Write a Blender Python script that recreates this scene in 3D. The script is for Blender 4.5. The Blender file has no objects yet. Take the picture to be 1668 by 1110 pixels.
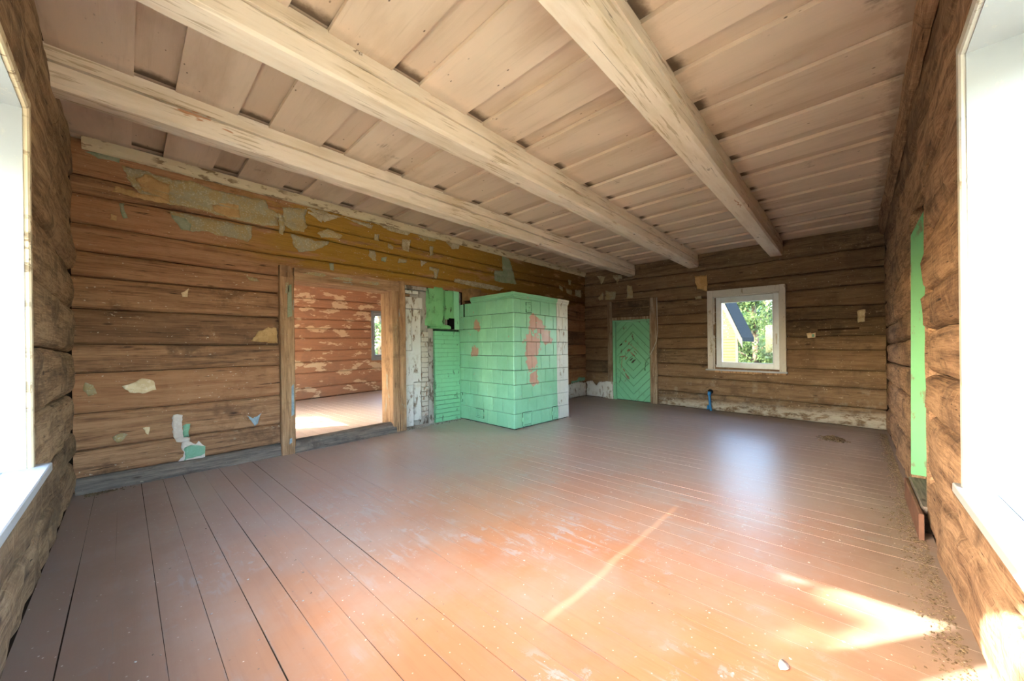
import bpy, bmesh, math, random
from mathutils import Vector, Matrix, noise
from mathutils.geometry import delaunay_2d_cdt
random.seed(7)
scene = bpy.context.scene
COL = scene.collection

# ------------------------------------------------------------------ camera
CAM_H, FPX, YAW, ROLL, SHIFT = 1.2, 595.0, math.radians(43.3), math.radians(-0.70), 17.3
cam_data = bpy.data.cameras.new('camera')
cam_data.sensor_fit = 'HORIZONTAL'; cam_data.sensor_width = 36.0
cam_data.lens = FPX / 1668 * 36.0
cam_data.shift_y = SHIFT / 1668
cam_data.clip_start = 0.02; cam_data.clip_end = 500
cam = bpy.data.objects.new('camera', cam_data); COL.objects.link(cam)
_F = Vector((math.cos(YAW), math.sin(YAW), 0)); _R = Vector((math.sin(YAW), -math.cos(YAW), 0)); _U = Vector((0, 0, 1))
_R2 = _R * math.cos(ROLL) + _U * math.sin(ROLL); _U2 = -_R * math.sin(ROLL) + _U * math.cos(ROLL)
cam.matrix_world = Matrix(((_R2.x, _U2.x, -_F.x, 0), (_R2.y, _U2.y, -_F.y, 0), (_R2.z, _U2.z, -_F.z, CAM_H), (0, 0, 0, 1)))
scene.camera = cam

# ------------------------------------------------------------------ sky, sun, exposure
SUN_DIR = Vector((1.0, -0.70, -0.67)).normalized()       # direction the light travels
SUN_E, SKY_E, EXPO = 46.0, 5.6, 0.72
world = bpy.data.worlds.new('world'); scene.world = world; world.use_nodes = True
wn = world.node_tree; wn.nodes.clear()
_o = wn.nodes.new('ShaderNodeOutputWorld'); _b = wn.nodes.new('ShaderNodeBackground'); _s = wn.nodes.new('ShaderNodeTexSky')
_s.sky_type = 'NISHITA'; _s.sun_disc = False
_s.sun_elevation = math.asin(-SUN_DIR.z); _s.sun_rotation = math.atan2(-SUN_DIR.x, -SUN_DIR.y)
_s.air_density = 1.0; _s.dust_density = 3.0; _s.ozone_density = 1.0
_b.inputs['Strength'].default_value = SKY_E
wn.links.new(_s.outputs[0], _b.inputs[0]); wn.links.new(_b.outputs[0], _o.inputs[0])
_l = bpy.data.lights.new('sun', 'SUN'); _l.energy = SUN_E; _l.angle = math.radians(0.6); _l.color = (1.0, 0.95, 0.88)
sun = bpy.data.objects.new('sun', _l); COL.objects.link(sun)
sun.rotation_euler = SUN_DIR.to_track_quat('-Z', 'Y').to_euler()
scene.view_settings.view_transform = 'Standard'; scene.view_settings.look = 'None'
scene.view_settings.gamma = 1.0; scene.view_settings.use_curve_mapping = False
scene.view_settings.exposure = EXPO
scene.cycles.max_bounces = 7; scene.cycles.diffuse_bounces = 5; scene.cycles.glossy_bounces = 3
scene.cycles.use_adaptive_sampling = True; scene.cycles.adaptive_threshold = 0.06
scene.cycles.transparent_max_bounces = 8; scene.cycles.sample_clamp_indirect = 8.0

# ------------------------------------------------------------------ room frame (an old crooked house)
XL, XB, YA, YR, ZC = -0.305, 8.014, 4.99, -0.325, 3.12
CF = (-.016, .049, -.092, .05); CC = (3.144, 3.149, 3.077, 3.17)
def _bil(c, x, y):
    s = (x - XL) / (XB - XL); t = (y - YR) / (YA - YR)
    return (c[3] * (1 - s) + c[2] * s) * (1 - t) + (c[0] * (1 - s) + c[1] * s) * t
def W(x, y, z):
    a = _bil(CF, x, y) + 0.03 * math.exp(-((x - 3.4) / 1.3) ** 2 - ((y - 5.3) / 1.2) ** 2)
    b = _bil(CC, x, y)
    return (x, y, a + (b - a) * z / ZC)
def IDW(x, y, z): return (x, y, z)
def nz(a, b, c=0.0): return noise.noise(Vector((a, b, c)))

# ------------------------------------------------------------------ mesh helpers
class MB:
    def __init__(self, warp=W): self.v = []; self.f = []; self.w = warp; self.sm = False
    def vert(self, x, y, z): self.v.append(self.w(x, y, z)); return len(self.v) - 1
    def box(self, x0, x1, y0, y1, z0, z1, n=(1, 1, 1), c=0.0):
        """box with chamfer c on all edges along its longest axis; n = divisions"""
        L = (x1 - x0, y1 - y0, z1 - z0); ax = max(range(3), key=lambda i: L[i] if n[i] >= 1 else 0)
        lo = (x0, y0, z0); hi = (x1, y1, z1)
        a, b = [i for i in range(3) if i != ax]
        if c > 0:
            pr = [(lo[a] + c, lo[b]), (hi[a] - c, lo[b]), (hi[a], lo[b] + c), (hi[a], hi[b] - c), (hi[a] - c, hi[b]), (lo[a] + c, hi[b]), (lo[a], hi[b] - c), (lo[a], lo[b] + c)]
        else:
            pr = [(lo[a], lo[b]), (hi[a], lo[b]), (hi[a], hi[b]), (lo[a], hi[b])]
        self.extrude(ax, pr, lo[ax], hi[ax], max(1, n[ax])); return self
    def extrude(self, ax, pr, s0, s1, n=1, fn=None, cap=True):
        """sweep profile pr [(a,b)] in the two other axes along axis ax; fn(s, k, a, b)->(a,b)"""
        a, b = [i for i in range(3) if i != ax]; m = len(pr); rings = []
        for j in range(n + 1):
            s = s0 + (s1 - s0) * j / n; ring = []
            for k, (pa, pb) in enumerate(pr):
                if fn: pa, pb = fn(s, k, pa, pb)
                p = [0, 0, 0]; p[ax] = s; p[a] = pa; p[b] = pb
                ring.append(self.vert(*p))
            rings.append(ring)
        flip = (ax == 1)
        for j in range(n):
            for k in range(m):
                q = (rings[j][k], rings[j][(k + 1) % m], rings[j + 1][(k + 1) % m], rings[j + 1][k])
                self.f.append(q if not flip else q[::-1])
        if cap:
            self.f.append(tuple(rings[0][::-1]) if not flip else tuple(rings[0]))
            self.f.append(tuple(rings[-1]) if not flip else tuple(rings[-1][::-1]))
        return self
    def tube(self, pts, r, n=8, taper=None):
        pts = [Vector(p) for p in pts]; rings = []
        for i, p in enumerate(pts):
            d = (pts[min(i + 1, len(pts) - 1)] - pts[max(i - 1, 0)]).normalized()
            u = d.cross(Vector((0, 0, 1)));
            if u.length < 1e-3: u = d.cross(Vector((0, 1, 0)))
            u.normalize(); w = d.cross(u)
            rr = r if taper is None else r * taper[i]
            rings.append([self.vert(*(p + (u * math.cos(2 * math.pi * k / n) + w * math.sin(2 * math.pi * k / n)) * rr)) for k in range(n)])
        for i in range(len(rings) - 1):
            for k in range(n): self.f.append((rings[i][k], rings[i][(k + 1) % n], rings[i + 1][(k + 1) % n], rings[i + 1][k]))
        self.f.append(tuple(rings[0][::-1])); self.f.append(tuple(rings[-1])); return self
    def prism(self, poly, fn, d):
        """poly [(s,t)], fn(s,t,depth)->xyz ; solid between depth 0 and d"""
        a = [self.vert(*fn(s, t, 0)) for s, t in poly]; b = [self.vert(*fn(s, t, d)) for s, t in poly]
        m = len(poly); self.f.append(tuple(b)); self.f.append(tuple(a[::-1]))
        for k in range(m): self.f.append((a[k], a[(k + 1) % m], b[(k + 1) % m], b[k]))
        return self
    def build(self, name, mat, parent=None, smooth=False, label=None, cat=None, group=None, kind=None):
        me = bpy.data.meshes.new(name); me.from_pydata(self.v, [], self.f); me.update()
        bm = bmesh.new(); bm.from_mesh(me); bmesh.ops.recalc_face_normals(bm, faces=bm.faces); bm.to_mesh(me); bm.free()
        if smooth: me.polygons.foreach_set('use_smooth', [True] * len(me.polygons))
        o = bpy.data.objects.new(name, me); COL.objects.link(o)
        me.materials.append(mat)
        if parent: o.parent = parent
        tag(o, label, cat, group, kind); return o
def tag(o, label=None, cat=None, group=None, kind=None):
    if label: o['label'] = label
    if cat: o['category'] = cat
    if group: o['group'] = group
    if kind: o['kind'] = kind
    return o
def empty(name, loc, label=None, cat=None, group=None, kind=None):
    # an Empty at the thing's base; part meshes are made in world space and shifted back in adopt()
    o = bpy.data.objects.new(name, None); o.empty_display_size = 0.1; COL.objects.link(o); o.location = loc
    o['_base'] = list(loc); tag(o, label, cat, group, kind); return o
def finish():
    """children of an Empty keep their world-space meshes"""
    bpy.context.view_layer.update()
    for o in list(scene.objects):
        if o.type == 'EMPTY' and '_base' in o.keys():
            for c in o.children: c.matrix_parent_inverse = Matrix.Translation(-Vector(o.location))
            del o['_base']

# ------------------------------------------------------------------ materials
def lin(r, g, b):
    f = lambda c: ((c / 255) / 12.92) if c / 255 <= .04045 else (((c / 255) + .055) / 1.055) ** 2.4
    return (f(r), f(g), f(b), 1)
class G:
    """small node-graph helper"""
    def __init__(self, name, rough=.8, spec=.3):
        self.m = bpy.data.materials.new(name); self.m.use_nodes = True; self.nt = self.m.node_tree
        self.b = self.nt.nodes['Principled BSDF']; self.b.inputs['Roughness'].default_value = rough
        self.b.inputs['Specular IOR Level'].default_value = spec
        self.tc = self.nt.nodes.new('ShaderNodeTexCoord').outputs['Object']
    def L(self, a, b): self.nt.links.new(a, b)
    def put(self, sock, v):
        if isinstance(v, bpy.types.NodeSocket): self.L(v, sock)
        else: sock.default_value = v
    def map(self, scale=(1, 1, 1), loc=(0, 0, 0), vec=None):
        n = self.nt.nodes.new('ShaderNodeMapping'); n.inputs['Scale'].default_value = scale; n.inputs['Location'].default_value = loc
        self.L(vec or self.tc, n.inputs['Vector']); return n.outputs[0]
    def noise(self, vec, scale, detail=4, rough=.55, dist=0):
        n = self.nt.nodes.new('ShaderNodeTexNoise'); self.L(vec, n.inputs['Vector'])
        n.inputs['Scale'].default_value = scale; n.inputs['Detail'].default_value = detail; n.inputs['Roughness'].default_value = rough; n.inputs['Distortion'].default_value = dist
        return n.outputs['Fac']
    def vor(self, vec, scale, feature='F1', rnd=1):
        n = self.nt.nodes.new('ShaderNodeTexVoronoi'); n.feature = feature; self.L(vec, n.inputs['Vector']); n.inputs['Scale'].default_value = scale
        n.inputs['Randomness'].default_value = rnd; return n.outputs['Distance']
    def ramp(self, fac, stops, interp='LINEAR'):
        n = self.nt.nodes.new('ShaderNodeValToRGB'); n.color_ramp.interpolation = interp; e = n.color_ramp.elements
        e[0].position, e[0].color = stops[0][0], self._c(stops[0][1]); e[1].position, e[1].color = stops[-1][0], self._c(stops[-1][1])
        for p, c in stops[1:-1]: x = e.new(p); x.color = self._c(c)
        self.L(fac, n.inputs[0]); return n.outputs[0]
    def _c(self, c): return (c, c, c, 1) if not hasattr(c, '__len__') else c
    def step(self, fac, a, b): # smooth mask rising between a and b (a may exceed b)
        n = self.nt.nodes.new('ShaderNodeMapRange'); n.clamp = True; n.interpolation_type = 'SMOOTHSTEP'
        self.L(fac, n.inputs['Value'])
        lo, hi, t0, t1 = (a, b, 0, 1) if a < b else (b, a, 1, 0)
        n.inputs['From Min'].default_value = lo; n.inputs['From Max'].default_value = hi; n.inputs['To Min'].default_value = t0; n.inputs['To Max'].default_value = t1
        return n.outputs[0]
    def math(self, op, a, b=None):
        n = self.nt.nodes.new('ShaderNodeMath'); n.operation = op; self.put(n.inputs[0], a)
        if b is not None: self.put(n.inputs[1], b)
        return n.outputs[0]
    def mul(self, *a):
        r = a[0]
        for x in a[1:]: r = self.math('MULTIPLY', r, x)
        return r
    def mix(self, fac, a, b, mode='MIX'):
        n = self.nt.nodes.new('ShaderNodeMix'); n.data_type = 'RGBA'; n.blend_type = mode
        self.put(n.inputs[0], fac); self.put(n.inputs[6], a); self.put(n.inputs[7], b); return n.outputs[2]
    def xyz(self):
        n = self.nt.nodes.new('ShaderNodeSeparateXYZ'); self.L(self.tc, n.inputs[0]); return n.outputs
    def rnd(self): return self.nt.nodes.new('ShaderNodeObjectInfo').outputs['Random']
    def bump(self, h, strength=.4, dist=.01):
        n = self.nt.nodes.new('ShaderNodeBump'); n.inputs['Strength'].default_value = strength; n.inputs['Distance'].default_value = dist
        self.L(h, n.inputs['Height']); self.L(n.outputs[0], self.b.inputs['Normal'])
    def done(self, color, rough=None):
        self.put(self.b.inputs['Base Color'], color)
        if rough is not None: self.put(self.b.inputs['Roughness'], rough)
        return self.m

def sc3(axis, along, across):
    return tuple(along if i == axis else across for i in range(3))
def log_wood(name, axis, dark, mid, light, red=None, specks=0.5, paint=None, adze=0.0):
    g = G(name, .85, .22)
    seed = g.math('MULTIPLY', g.rnd(), 31.0)
    add = g.nt.nodes.new('ShaderNodeVectorMath'); add.operation = 'ADD'; g.L(g.tc, add.inputs[0]); g.L(seed, add.inputs[1])
    v = add.outputs[0]
    n1 = g.noise(g.map(sc3(axis, .7, 8), vec=v), 1.7, 6, .68, .5)
    n2 = g.noise(g.map(sc3(axis, 2.4, 70), vec=v), 1.5, 4, .65, .2)
    st = g.noise(v, 2.1, 6, .68)
    grain = g.math('ADD', g.mul(n1, .5), g.math('ADD', g.mul(n2, .32), g.mul(st, .18)))
    c = g.ramp(grain, [(.36, dark), (.47, mid), (.57, light), (.68, mid)])
    c = g.mix(g.mul(g.step(st, .50, .66), .72), c, dark)
    if red: c = g.mix(g.mul(g.step(g.rnd(), .35, .75), .5), c, g.mix(n1, red, light))
    c = g.mix(g.mul(g.step(g.rnd(), .30, .05), .45), c, dark)
    c = g.mix(g.mul(g.step(st, .44, .34), .35), c, light)
    kn = g.step(g.vor(g.map(sc3(axis, 1.3, 3.6), vec=v), 1.5), .10, .03)
    c = g.mix(g.mul(kn, .75), c, lin(48, 32, 24))
    ck = g.step(g.noise(g.map(sc3(axis, 1.2, 30), vec=v), 2.3, 3, .55, 1.0), .335, .29)
    c = g.mix(g.mul(ck, .8), c, lin(30, 22, 17))
    if adze:   # hewing marks across the grain
        az = g.noise(g.map(sc3(axis, 16, 2.6), vec=v), 1.6, 6, .7, .8)
        c = g.mix(g.mul(g.step(az, .54, .66), adze), c, light)
        c = g.mix(g.mul(g.step(az, .42, .32), adze), c, dark)
    if paint: c = paint(g, c, v, n2)
    if specks:
        s2 = g.step(st, .44, .56)
        s1 = g.step(g.noise(g.map(sc3(axis, .6, 1), vec=v), 62, 2, .5), .68, .72)
        c = g.mix(g.mul(s1, g.step(g.noise(v, 3.4, 4, .65), .47, .58), specks), c, lin(218, 202, 178))
        s3 = g.step(g.noise(g.map(sc3(axis, 6, 17), vec=v), 1.4, 6, .72), .62, .67)
        c = g.mix(g.mul(s3, s2, specks * .7), c, lin(176, 154, 126))
    h = g.math('SUBTRACT', g.math('ADD', g.mul(n1, .6), g.mul(n2, .4)), g.mul(ck, .7))
    if adze: h = g.math('ADD', h, g.mul(az, .9))
    g.bump(h, .8, .022)
    return g.done(c)
def ochre_paint(g, c, v, n2):
    x, y, z = g.xyz()
    nn = g.noise(g.map((1.0, 1, 5), vec=g.tc), 1.2, 5, .6)
    m = g.mul(g.step(g.math('ADD', z, g.mul(nn, .35)), 2.40, 2.52), g.step(g.math('ADD', x, g.mul(nn, 1.6)), 1.3, 2.4), g.step(nn, .36, .46))
    c = g.mix(g.mul(m, .85), c, g.mix(n2, lin(118, 84, 16), lin(172, 130, 40)))
    dk = g.mul(m, g.step(x, 4.0, 6.5))
    c = g.mix(g.mul(dk, .6), c, lin(80, 50, 26))
    return c
def lime_base(g, c, v, n2):   # limewash left along the foot of the wall
    x, y, z = g.xyz()
    nn = g.noise(g.map((3, 3, 6)), 1.6, 6, .65)
    m = g.mul(g.step(g.math('ADD', z, g.mul(nn, .30)), .36, .22), g.step(nn, .40, .56))
    c = g.mix(g.mul(m, .75), c, lin(186, 178, 160))
    m2 = g.mul(g.step(z, .75, .4), g.step(g.noise(g.tc, 5.5, 5, .65), .52, .7))
    return g.mix(g.mul(m2, .35), c, lin(158, 150, 136))
M = {}
M['logA'] = log_wood('log_wall_back', 0, lin(76, 55, 40), lin(140, 102, 72), lin(172, 130, 94), lin(168, 108, 68), .8, ochre_paint)
M['logB'] = log_wood('log_wall_far', 1, lin(62, 50, 38), lin(106, 86, 64), lin(136, 112, 84), lin(118, 84, 56), .75, lime_base)
M['logL'] = log_wood('log_wall_left', 1, lin(80, 62, 46), lin(136, 108, 80), lin(176, 146, 112), None, .25, None, .45)
M['logR'] = log_wood('log_wall_right', 0, lin(70, 50, 37), lin(132, 100, 74), lin(174, 138, 106), None, .25, None, .5)
def next_paint(g, c, v, n2):
    nn = g.noise(g.map((1.6, 1, 4.2)), 1.5, 7, .62)
    c = g.mix(.6, c, lin(210, 164, 132))
    return g.mix(g.step(nn, .55, .58), c, lin(240, 212, 176))
M['logN'] = log_wood('log_wall_next_room', 0, lin(120, 72, 46), lin(178, 112, 74), lin(200, 132, 90), None, 0, next_paint)
def plain(name, col, rough=.7, spec=.3, var=.12, bump=.0, scale=9, metal=0):
    g = G(name, rough, spec); n = g.noise(g.tc, scale, 5, .6)
    c = g.mix(g.step(n, .3, .7), tuple(x * (1 - var) for x in col[:3]) + (1,), tuple(min(1, x * (1 + var)) for x in col[:3]) + (1,))
    if bump: g.bump(n, bump, .01)
    g.b.inputs['Metallic'].default_value = metal
    return g.done(c)
M['core'] = plain('wall_filling', lin(52, 40, 30), .95, .1, .3)
def flaky(name, base, under, amount, axis=2, rough=.55, chip=22, bump=.35, stain=None):
    """old paint: base coat with flaked spots showing what is under it"""
    g = G(name, rough, .35)
    n = g.noise(g.tc, 2.2, 5, .6); f = g.noise(g.map(sc3(axis, .35, 1)), chip, 5, .68)
    c = g.mix(g.step(n, .3, .7), tuple(x * .9 for x in base[:3]) + (1,), base)
    if stain: c = g.mix(g.mul(g.step(g.noise(g.tc, 4.2, 6, .7), .52, .72), .5), c, stain)
    m = g.mul(g.step(f, .60 - amount * .12, .66 - amount * .12), g.step(g.noise(g.tc, 3.4, 3), .40, .58))
    c = g.mix(m, c, under)
    sp = g.step(g.vor(g.tc, 55), .12, .05); sp = g.mul(sp, g.step(g.noise(g.tc, 5, 2), .5, .62))
    c = g.mix(g.mul(sp, .7), c, under)
    g.bump(g.math('SUBTRACT', g.mul(f, .25), m), bump, .006)
    return g.done(c)
def ceiling_paint(name, axis, sunk=False):
    g = G(name, .8, .2)
    n = g.noise(g.map(sc3(axis, .5, 2.5)), 1.3, 6, .6); f = g.noise(g.map(sc3(axis, .9, 22)), 1.8, 6, .6)
    c = g.ramp(n, [(.30, lin(196, 170, 144)), (.5, lin(218, 196, 172)), (.7, lin(226, 202, 178))])
    c = g.mix(g.mul(g.step(f, .56, .74), .22), c, lin(160, 130, 102))
    c = g.mix(g.mul(g.rnd(), .25), c, lin(180, 152, 126))
    d = g.mul(g.step(g.noise(g.tc, 1.9, 6, .68), .60, .74), g.step(f, .42, .55))
    c = g.mix(g.mul(d, .75), c, lin(92, 68, 46))
    sp = g.mul(g.step(g.vor(g.map((1, .5, 1)), 15), .10, .04), g.step(g.noise(g.tc, 2.3, 2), .46, .56))
    c = g.mix(g.mul(sp, .85), c, lin(70, 48, 34))
    # soot and cobweb dirt caught where boards meet the beams
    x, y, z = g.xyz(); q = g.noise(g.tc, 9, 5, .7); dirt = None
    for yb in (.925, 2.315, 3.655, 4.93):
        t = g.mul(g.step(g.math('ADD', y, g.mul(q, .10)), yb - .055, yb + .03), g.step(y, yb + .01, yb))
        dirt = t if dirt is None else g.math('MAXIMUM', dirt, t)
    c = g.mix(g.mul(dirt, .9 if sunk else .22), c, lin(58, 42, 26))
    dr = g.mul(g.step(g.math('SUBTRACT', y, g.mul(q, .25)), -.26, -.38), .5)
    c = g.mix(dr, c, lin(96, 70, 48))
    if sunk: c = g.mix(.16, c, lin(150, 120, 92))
    g.bump(g.math('ADD', g.mul(f, .5), g.mul(n, .5)), .25, .01)
    return g.done(c)
M['ceil'] = ceiling_paint('ceiling_paint', 1); M['ceilsunk'] = ceiling_paint('sunk_ceiling_paint', 1, True)
M['beam'] = None
def beam_paint():
    g = G('beam_paint', .75, .25)
    n = g.noise(g.map((.6, 4, 4)), 1.6, 6, .62); f = g.noise(g.map((1.6, 30, 30)), 1.5, 6, .62)
    c = g.ramp(n, [(.3, lin(206, 186, 158)), (.55, lin(228, 212, 192)), (.75, lin(216, 194, 168))])
    ck = g.mul(g.step(g.noise(g.map((.7, 16, 16)), 2.0, 5, .6, .7), .34, .29), .9)
    c = g.mix(ck, c, lin(92, 70, 44))
    pl = g.mul(g.step(f, .55, .61), g.step(g.noise(g.tc, 1.3, 3), .44, .56))
    c = g.mix(g.mul(pl, .55), c, lin(150, 122, 78))
    r = g.step(g.noise(g.map((1.2, 4, 4), (3, 1, 0)), 1.7, 4, .6), .70, .73)
    c = g.mix(g.mul(r, .8), c, lin(176, 110, 62))
    d = g.step(g.vor(g.map((1, 2, 2)), 2.1), .11, .05)
    c = g.mix(g.mul(d, g.step(g.noise(g.tc, 26, 4, .7), .45, .55), .8), c, lin(84, 60, 36))
    g.bump(g.math('SUBTRACT', g.mul(f, .4), ck), .5, .012)
    return g.done(c)
M['beam'] = beam_paint()
def floor_paint(nextroom=False):
    g = G('floor_paint_next_room' if nextroom else 'floor_paint', .4, .5)
    x, y, z = g.xyz()
    seed = g.math('MULTIPLY', g.rnd(), 17.0)
    add = g.nt.nodes.new('ShaderNodeVectorMath'); add.operation = 'ADD'; g.L(g.tc, add.inputs[0]); g.L(seed, add.inputs[1]); v = add.outputs[0]
    lo = g.noise(g.tc, .8, 4, .6); gr = g.noise(g.map((26, 1.1, 1), vec=v), 1.6, 6, .6)
    c = g.ramp(lo, [(.3, lin(154, 100, 66)), (.55, lin(168, 115, 79)), (.75, lin(176, 127, 94))])
    c = g.mix(g.mul(g.rnd(), .28), c, lin(150, 92, 62))
    c = g.mix(g.mul(g.step(gr, .45, .72), .3), c, lin(134, 82, 56))
    # wear: grey wood showing through in spots and strokes along the boards
    w1 = g.step(g.noise(g.map((9, 1.6, 1)), 1.5, 7, .7, .4), .54, .60)
    w2 = g.step(g.noise(g.tc, 13, 6, .72), .56, .62)
    wm = g.step(g.noise(g.tc, 1.1, 4, .65), .44, .60)
    wear = g.mul(g.math('MAXIMUM', g.mul(w1, .8), g.mul(w2, .9)), wm)
    c = g.mix(g.mul(wear, .8), c, lin(158, 154, 152))
    gx = g.nt.nodes.new('ShaderNodeSeparateXYZ'); tc2 = g.nt.nodes.new('ShaderNodeTexCoord'); g.L(tc2.outputs['Generated'], gx.inputs[0])
    ed = g.step(g.math('ABSOLUTE', g.math('SUBTRACT', gx.outputs[0], .5)), .44, .49)
    ed = g.mul(ed, g.step(g.noise(g.map((1, 3, 1), vec=v), 1.6, 6, .7), .48, .62))
    c = g.mix(g.mul(ed, .6), c, lin(120, 114, 112))
    # trodden dust film
    du = g.noise(g.tc, 1.4, 6, .65)
    film = g.mul(g.step(du, .38, .66), .5)
    c = g.mix(film, c, lin(150, 132, 118))
    # dust along the walls; far half's paler tint also paints window reflection
    def near(sock, a, b): return g.step(g.math('ADD', sock, g.mul(du, .7)), a, b)
    far = g.math('MAXIMUM', near(x, 1.6, 5.2), near(y, 1.5, 4.6))
    c = g.mix(g.mul(far, .66), c, lin(184, 170, 160))
    e = g.math('MAXIMUM', near(x, 1.0, .05), near(y, .52, .12))  # wall dust; the left strip also paints in the weaker light there
    e = g.math('MAXIMUM', e, g.mul(near(x, 6.6, 8.2), .8))
    c = g.mix(g.mul(e, .75), c, lin(128, 110, 96))
    # litter specks
    sp = g.mul(g.step(g.vor(g.tc, 26), .10, .05), g.step(g.noise(g.tc, 1.7, 3), .44, .54))
    c = g.mix(g.mul(sp, .9), c, lin(226, 218, 208))
    sp2 = g.mul(g.step(g.vor(g.map((1, 1, 1), (3.3, 1.1, 0)), 15), .07, .03), g.step(g.noise(g.map((1, 1, 1), (7, 3, 0)), 2.1, 3), .48, .6))
    c = g.mix(g.mul(sp2, .8), c, lin(88, 82, 80))
    if not nextroom:   # one long pale streak running across the boards
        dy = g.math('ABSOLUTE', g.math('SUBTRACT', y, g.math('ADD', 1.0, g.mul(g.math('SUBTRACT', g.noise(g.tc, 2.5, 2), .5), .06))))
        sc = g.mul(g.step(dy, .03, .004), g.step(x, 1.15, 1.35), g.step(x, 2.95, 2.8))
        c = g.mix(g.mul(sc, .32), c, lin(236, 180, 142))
    r = g.math('ADD', .285, g.math('ADD', g.mul(e, .14), g.mul(g.noise(g.map((3, 1, 1)), 3.5, 5, .6), .10)))
    g.bump(gr, .12, .004)
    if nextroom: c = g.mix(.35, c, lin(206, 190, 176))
    return g.done(c, r)
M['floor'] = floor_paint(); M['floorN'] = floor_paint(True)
M['white'] = flaky('white_gloss_paint', lin(160, 163, 164), lin(176, 172, 160), .0, 2, .4, 30, .15)
M['whitewash'] = flaky('whitewash', lin(214, 210, 200), lin(134, 116, 96), .55, 2, .8, 20, .6, lin(182, 168, 142))
M['casing'] = flaky('dull_white_paint', lin(196, 190, 176), lin(150, 136, 112), .3, 2, .6, 24, .3)
M['cream_trim'] = flaky('cream_trim_paint', lin(198, 180, 148), lin(130, 108, 80), .6, 0, .7, 18, .4)
M['pvc'] = plain('white_sash', lin(206, 212, 212), .35, .5, .05)
M['jambwood'] = None
def jamb_wood(name, axis):
    def pp(g, c, v, n2):
        m = g.step(g.noise(g.map(sc3(axis, 2.2, 9), vec=v), 1.0, 6, .6), .63, .67)
        return g.mix(g.mul(m, .7), c, lin(150, 160, 150))
    return log_wood(name, axis, lin(104, 78, 56), lin(154, 118, 84), lin(186, 148, 110), None, .35, pp)
M['jambwood'] = jamb_wood('bare_jamb_wood', 2); M['lintelwood'] = jamb_wood('bare_lintel_wood', 0)
M['greyjamb'] = log_wood('far_door_jamb', 2, lin(88, 68, 50), lin(134, 108, 82), lin(166, 150, 128), None, .8)
def stove_green():
    g = G('green_stove_paint', .32, .5)
    x, y, z = g.xyz()
    n = g.noise(g.tc, 3, 5, .6)
    c = g.mix(g.step(n, .35, .7), lin(134, 194, 150), lin(148, 208, 166))
    c = g.mix(g.mul(g.rnd(), .2), c, lin(112, 172, 132))
    # paint has blistered off above the stoke hole, down to clay-pink tile
    def blob(cx, cy, cz, r):
        d = g.nt.nodes.new('ShaderNodeVectorMath'); d.operation = 'DISTANCE'; g.L(g.tc, d.inputs[0]); d.inputs[1].default_value = (cx, cy, cz)
        return g.step(d.outputs['Value'], r, 0)
    hot = None
    for b in ((4.47, 3.72, 1.66, .24), (4.66, 3.72, 1.58, .2), (4.80, 3.72, 1.42, .22), (4.45, 3.72, 1.3, .34), (4.42, 3.72, 1.0, .24), (4.47, 3.72, .76, .2), (4.36, 3.72, 1.15, .2), (4.0, 4.56, 1.62, .16), (4.0, 4.62, 1.2, .16)):
        q = blob(*b); hot = q if hot is None else g.math('MAXIMUM', hot, q)
    f = g.noise(g.tc, 9, 6, .68)
    m = g.step(g.math('ADD', g.mul(hot, .42), f), .66, .69)
    c = g.mix(m, c, g.mix(g.noise(g.tc, 5, 3), lin(206, 168, 140), lin(168, 112, 92)))
    gr = g.step(g.noise(g.tc, 17, 6, .7), .66, .74)
    c = g.mix(g.mul(gr, .28), c, lin(72, 116, 84))
    g.bump(g.math('SUBTRACT', g.mul(n, .3), m), .3, .006)
    return g.done(c, g.math('ADD', .29, g.mul(g.noise(g.tc, 6, 4), .12)))
M['green'] = stove_green()
M['greenplaster'] = flaky('green_plaster', lin(120, 184, 124), lin(80, 96, 66), .35, 2, .7, 12, 1.0, lin(70, 120, 66))
M['greenbrick'] = flaky('green_brick_paint', lin(130, 196, 148), lin(84, 112, 90), .15, 2, .5, 16, .5)
M['whitetile'] = flaky('white_tile', lin(216, 214, 200), lin(150, 130, 104), .3, 2, .4, 16, .25)
M['grout'] = plain('dark_joint', lin(38, 58, 44), .9, .1, .3)
M['soot'] = plain('soot', lin(24, 22, 20), .95, .05, .3)
M['doorgreen'] = flaky('green_door_paint', lin(118, 184, 140), lin(96, 88, 72), .15, 2, .5, 14, .25)
M['revealgreen'] = flaky('green_reveal_paint', lin(106, 168, 116), lin(110, 118, 86), .1, 2, .5, 14, .2)
M['brick'] = flaky('limed_brick', lin(196, 186, 170), lin(140, 106, 84), .6, 2, .9, 18, .8)
M['brownbrick'] = plain('brown_brick', lin(140, 108, 74), .9, .1, .25, .5)
M['rubble'] = flaky('rubble_plaster', lin(168, 160, 148), lin(104, 92, 78), .8, 2, .95, 16, 1.0)
M['debris'] = plain('dust_and_crumbs', lin(98, 82, 62), .95, .1, .4, .6, 30)
M['redboard'] = plain('red_brown_board', lin(108, 76, 60), .75, .2, .2, .3)
M['bluepipe'] = plain('blue_plastic', lin(28, 112, 170), .4, .4, .1)
M['sillgrey'] = log_wood('worn_threshold', 0, lin(70, 64, 58), lin(106, 96, 86), lin(138, 124, 110), None, .3)
def paper(name, base, alt, alt2, fine=60):
    g = G(name, .85, .2)
    n = g.noise(g.tc, 7, 6, .7); f = g.noise(g.tc, fine, 4, .7)
    c = g.mix(g.step(n, .42, .58), base, alt)
    c = g.mix(g.mul(g.step(f, .52, .66), .7), c, alt2)
    g.bump(n, .35, .01); return g.done(c)
M['grey'] = paper('grey_wallpaper', lin(150, 140, 112), lin(158, 136, 92), lin(186, 178, 156))
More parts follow.
